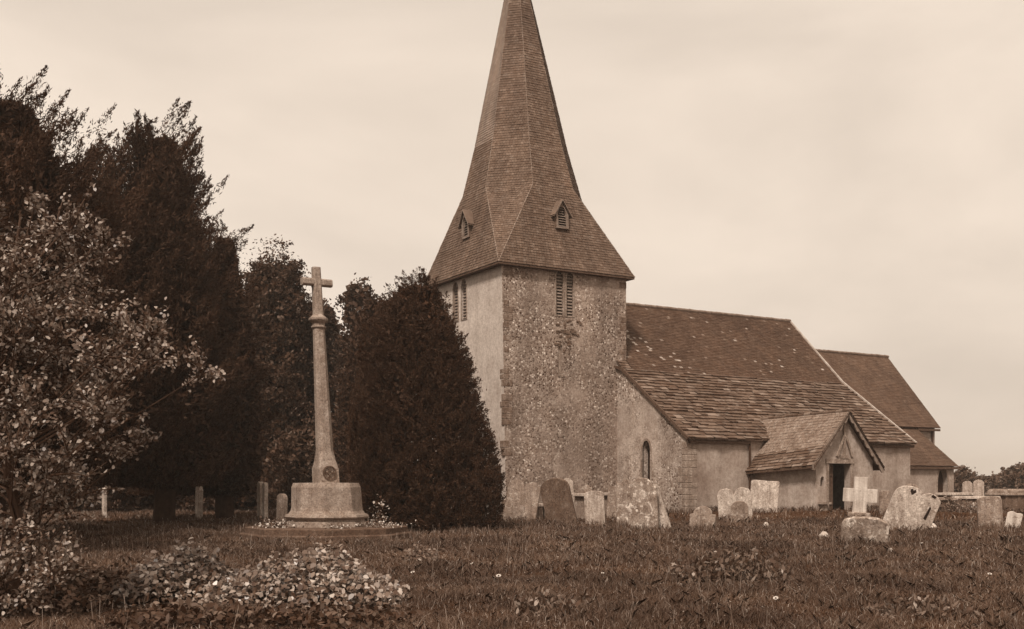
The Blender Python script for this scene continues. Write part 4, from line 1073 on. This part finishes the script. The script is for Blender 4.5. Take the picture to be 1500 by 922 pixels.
mound(985, 1145, 850, 16.6, .8, [.1, .22, .3, .36, .16], 2600, (.10, .05), M['weed'], 'clump of broad weeds in the open grass before the headstones', 83, noisez=.08, up=1)
mound(755, 860, 905, 12.1, .45, [.08, .16, .1], 700, (.10, .04), M['weed'], 'low weeds at the bottom middle of the view', 84, noisez=.06, up=1)
mound(1285, 1420, 905, 12.2, .5, [.06, .14, .12, .05], 800, (.09, .035), M['weed'], 'low weeds at the bottom right of the view', 85, noisez=.05, up=1)
mound(590, 640, 800, 20, .6, [.15, .25, .2], 500, (.07, .05), M['weed'], 'small weed tuft right of the memorial platform', 86)
mound(165, 610, 915, 11.4, .5, [.1, .14, .12, .1, .14, .12, .1], 3000, (.085, .055), M['weed_dark'], 'low brambles in front of the broad pale-leaved plant', 87, noisez=.06, up=.6)
mound(-60, 200, 880, 13.4, 1.2, [.42, .4, .34, .28, .15], 4200, (.09, .055), M['weed_dark'], 'bramble thicket below the pale-leaved tree', 88, noisez=.1, up=.5)
mound(1290, 1372, 720, 45.0, .4, [.2, .5, .4, .3], 600, (.13, .07), M['weed'], 'tall weeds against the aisle wall east of the porch', 89)
mound(1360, 1440, 720, 42.6, .5, [.3, .5, .45, .3], 900, (.12, .06), M['weed'], 'weeds growing over the low chest tomb', 90)

# grass
def grass():
    r = np.random.default_rng(99); out = []
    for (n, y0, y1, hh, wd) in ((190000, 10.2, 17, .105, .005), (170000, 16, 26, .12, .0072), (140000, 25, 39, .14, .011), (70000, 38, 62, .16, .02)):
        y = np.sqrt(r.uniform(y0 * y0, y1 * y1, n)); x = r.uniform(-.54, .54, n) * y
        # keep clear of the church and the platform
        U_ = (x - P0[0]) * UX[0] + (y - P0[1]) * UX[1]; V_ = (x - P0[0]) * VX[0] + (y - P0[1]) * VX[1]
        keep = ~(((U_ > 0) & (V_ > 0)) | ((U_ > 5.6) & (U_ < 18.7) & (V_ > -4.5)) | ((U_ > 9.1) & (U_ < 12.3) & (V_ > -7.9)) | ((U_ > 18) & (V_ > -2.7)))
        keep &= ((x - MX) ** 2 + (y - MY) ** 2 > 2.2 ** 2)
        x, y = x[keep], y[keep]; m_ = len(x)
        tuft = .6 + .75 * np.clip(vnoise(x * 1.1, y * .9, 3) + .4, 0, 1.3) + .25 * vnoise(x * 5, y * 4, 1)
        h = hh * tuft * r.uniform(.4, 1.35, m_); w_ = wd * r.uniform(.6, 1.4, m_)
        z = ground(x, y); a = r.uniform(0, 2 * np.pi, m_); side = np.stack([np.cos(a), np.sin(a) * .4, np.zeros(m_)], 1)
        b = np.stack([x, y, z - .02], 1); bend = r.normal(size=(m_, 3)) * np.array([.33, .33, 0]) * h[:, None]
        mid_ = b + np.array([0, 0, .6]) * h[:, None] + bend * .35; tip = b + np.array([0, 0, 1.0]) * h[:, None] * .92 + bend * 1.7
        w_ = w_[:, None]
        out.append(np.stack([b - side * w_ * .7, b + side * w_ * .7, mid_ + side * w_ * .6, tip, mid_ - side * w_ * .6], 1))
    ex = []
    for (sx, sy, sw) in STONES:
        m_ = int(170 * max(.5, sw)); ex.append(np.stack([sx + r.normal(size=m_) * sw * .5, sy - .05 + r.normal(size=m_) * .16], 1))
    for (ua, va, ub, vb) in ((-.1, -.15, 6, -.15), (5.5, -.2, 5.5, -4.6), (5.6, -4.65, 9, -4.65), (12.4, -4.65, 18.7, -4.65), (9, -4.7, 9, -7.9), (10.9, -8.0, 12.3, -8.0), (18.8, -2.8, 24.3, -2.8)):
        m_ = 420; t = r.uniform(0, 1, m_); uu = ua + (ub - ua) * t + r.normal(size=m_) * .1; vv = va + (vb - va) * t - np.abs(r.normal(size=m_)) * .2
        ex.append(np.stack([P0[0] + uu * UX[0] + vv * VX[0], P0[1] + uu * UX[1] + vv * VX[1]], 1))
    ex = np.concatenate(ex); x, y = ex[:, 0], ex[:, 1]; m_ = len(x); h = r.uniform(.1, .32, m_); w_ = np.full((m_, 1), .014)
    b = np.stack([x, y, ground(x, y) - .02], 1); a = r.uniform(0, 2 * np.pi, m_); side = np.stack([np.cos(a), np.sin(a) * .4, np.zeros(m_)], 1)
    bend = r.normal(size=(m_, 3)) * np.array([.35, .35, 0]) * h[:, None]
    mid_ = b + np.array([0, 0, .6]) * h[:, None] + bend * .35; tip = b + np.array([0, 0, .95]) * h[:, None] + bend * 1.3
    out.append(np.stack([b - side * w_ * .7, b + side * w_ * .7, mid_ + side * w_ * .6, tip, mid_ - side * w_ * .6], 1))
    o = cards('grass', np.concatenate(out), M['grass']); tag(o, 'rough unmown churchyard grass', 'grass', kind='stuff')
    n = 90000; y = np.sqrt(r.uniform(10.3 ** 2, 40 ** 2, n)); x = r.uniform(-.53, .53, n) * y
    keep = ((x - MX) ** 2 + (y - MY) ** 2 > 2.3 ** 2) & (vnoise(x * 1.6, y * 1.2, 5) + .35 * vnoise(x * 6, y * 5, 2) + r.normal(size=n) * .25 > .15); x, y = x[keep], y[keep]; n = len(x)
    C = np.stack([x, y, ground(x, y) + r.uniform(.01, .1, n)], 1); sz = .019 * np.sqrt(y / 11)
    o = cards('clover_leaves', leafcards(C, r.normal(size=(n, 3)) * np.array([1, 1, .3]), r.normal(size=(n, 3)) * .5 + np.array([0, -.3, 1]), sz * r.uniform(.6, 1.6, n), sz * r.uniform(.5, 1.1, n), .15), M['weed']); tag(o, 'small broad weed leaves mixed through the turf', 'ground cover', kind='stuff')
    # taller seed stalks
    n = 1900; y = np.sqrt(r.uniform(10.5 ** 2, 36 ** 2, n)); x = r.uniform(-.5, .5, n) * y
    keep = ((x - MX) ** 2 + (y - MY) ** 2 > 2.3 ** 2); x, y = x[keep], y[keep]; n = len(x)
    h = r.uniform(.12, .3, n); z = ground(x, y); b = np.stack([x, y, z], 1); ln = r.normal(size=(n, 3)) * np.array([.2, .2, 0]) * h[:, None]
    tp = b + np.array([0, 0, 1]) * h[:, None] + ln; sx = np.array([1, 0, 0]) * (.0022 * np.sqrt(y / 11))[:, None]
    st = np.stack([b - sx, b + sx, tp + sx, tp - sx], 1)
    hd_ = leafcards(tp, (tp - b) + r.normal(size=(n, 3)) * .05, r.normal(size=(n, 3)), np.full(n, .06), .011 * np.sqrt(y / 11), .2)
    o = cards('grass_stalks', np.concatenate([st, hd_]), M['seed']); tag(o, 'thin seeding grass stalks above the turf', 'grass', kind='stuff')
M['seed'] = m_leaf('seeding_stalks', [(0, .08), (.5, .15), (1, .32)], .6, .3, .2)
grass()
# daisies
def daisy(R_):
    mb = MB(); mb.tube([(0, 0, -.02), (.01, 0, .16)], [.004, .003], 5, 1)
    for q in range(11):
        a = 2 * math.pi * q / 11; b = a + .22; c_ = a - .22
        mb.poly([(.01 + R_ * .25 * math.cos(a), R_ * .25 * math.sin(a), .165), (.01 + R_ * .85 * math.cos(c_), R_ * .85 * math.sin(c_), .17), (.01 + R_ * math.cos(a), R_ * math.sin(a), .172), (.01 + R_ * .85 * math.cos(b), R_ * .85 * math.sin(b), .17)], 0)
    mb.tube([(.01, 0, .155), (.01, 0, .176)], [R_ * .3, R_ * .2], 8, 2)
    return mb
dz_ = None
for i, (px_, py_) in enumerate(((731, 853), (698, 833), (610, 848), (880, 850), (1138, 888), (1352, 800), (1448, 852))):
    p = G(px_, py_ + 10)
    if dz_ is None: o = dz_ = daisy(.032).build('daisy', [M['petal'], M['weed'], M['bark']])
    else: o = dz_.copy(); COL.objects.link(o)
    o.location = p; o.rotation_euler = (random.uniform(.3, .8), random.uniform(-.3, .3), random.uniform(-.5, .5)); s_ = random.uniform(.6, 1.1) if i else 1.2; o.scale = (s_, s_, 1.3)
    tag(o, 'small white daisy standing in the rough grass', 'flower', 'white daisies scattered in the grass')

# thin haze volume, added to lift the dark tones and soften the distance
hm = bpy.data.materials.new('haze_lift'); hm.use_nodes = True; nt = hm.node_tree; nt.nodes.clear()
ho = nt.nodes.new('ShaderNodeOutputMaterial'); pv = nt.nodes.new('ShaderNodeVolumePrincipled')
pv.inputs['Color'].default_value = (.97, .9, .82, 1); pv.inputs['Density'].default_value = .00055
nt.links.new(pv.outputs[0], ho.inputs['Volume'])
mb = MB(); mb.box((0, 600, 14.5), (2600, 2000, 33)); o = mb.build('haze', hm); tag(o, 'thin pale haze added to lift the dark tones', 'haze', kind='stuff')
scene.cycles.volume_bounces = 0; scene.cycles.volume_step_rate = 5
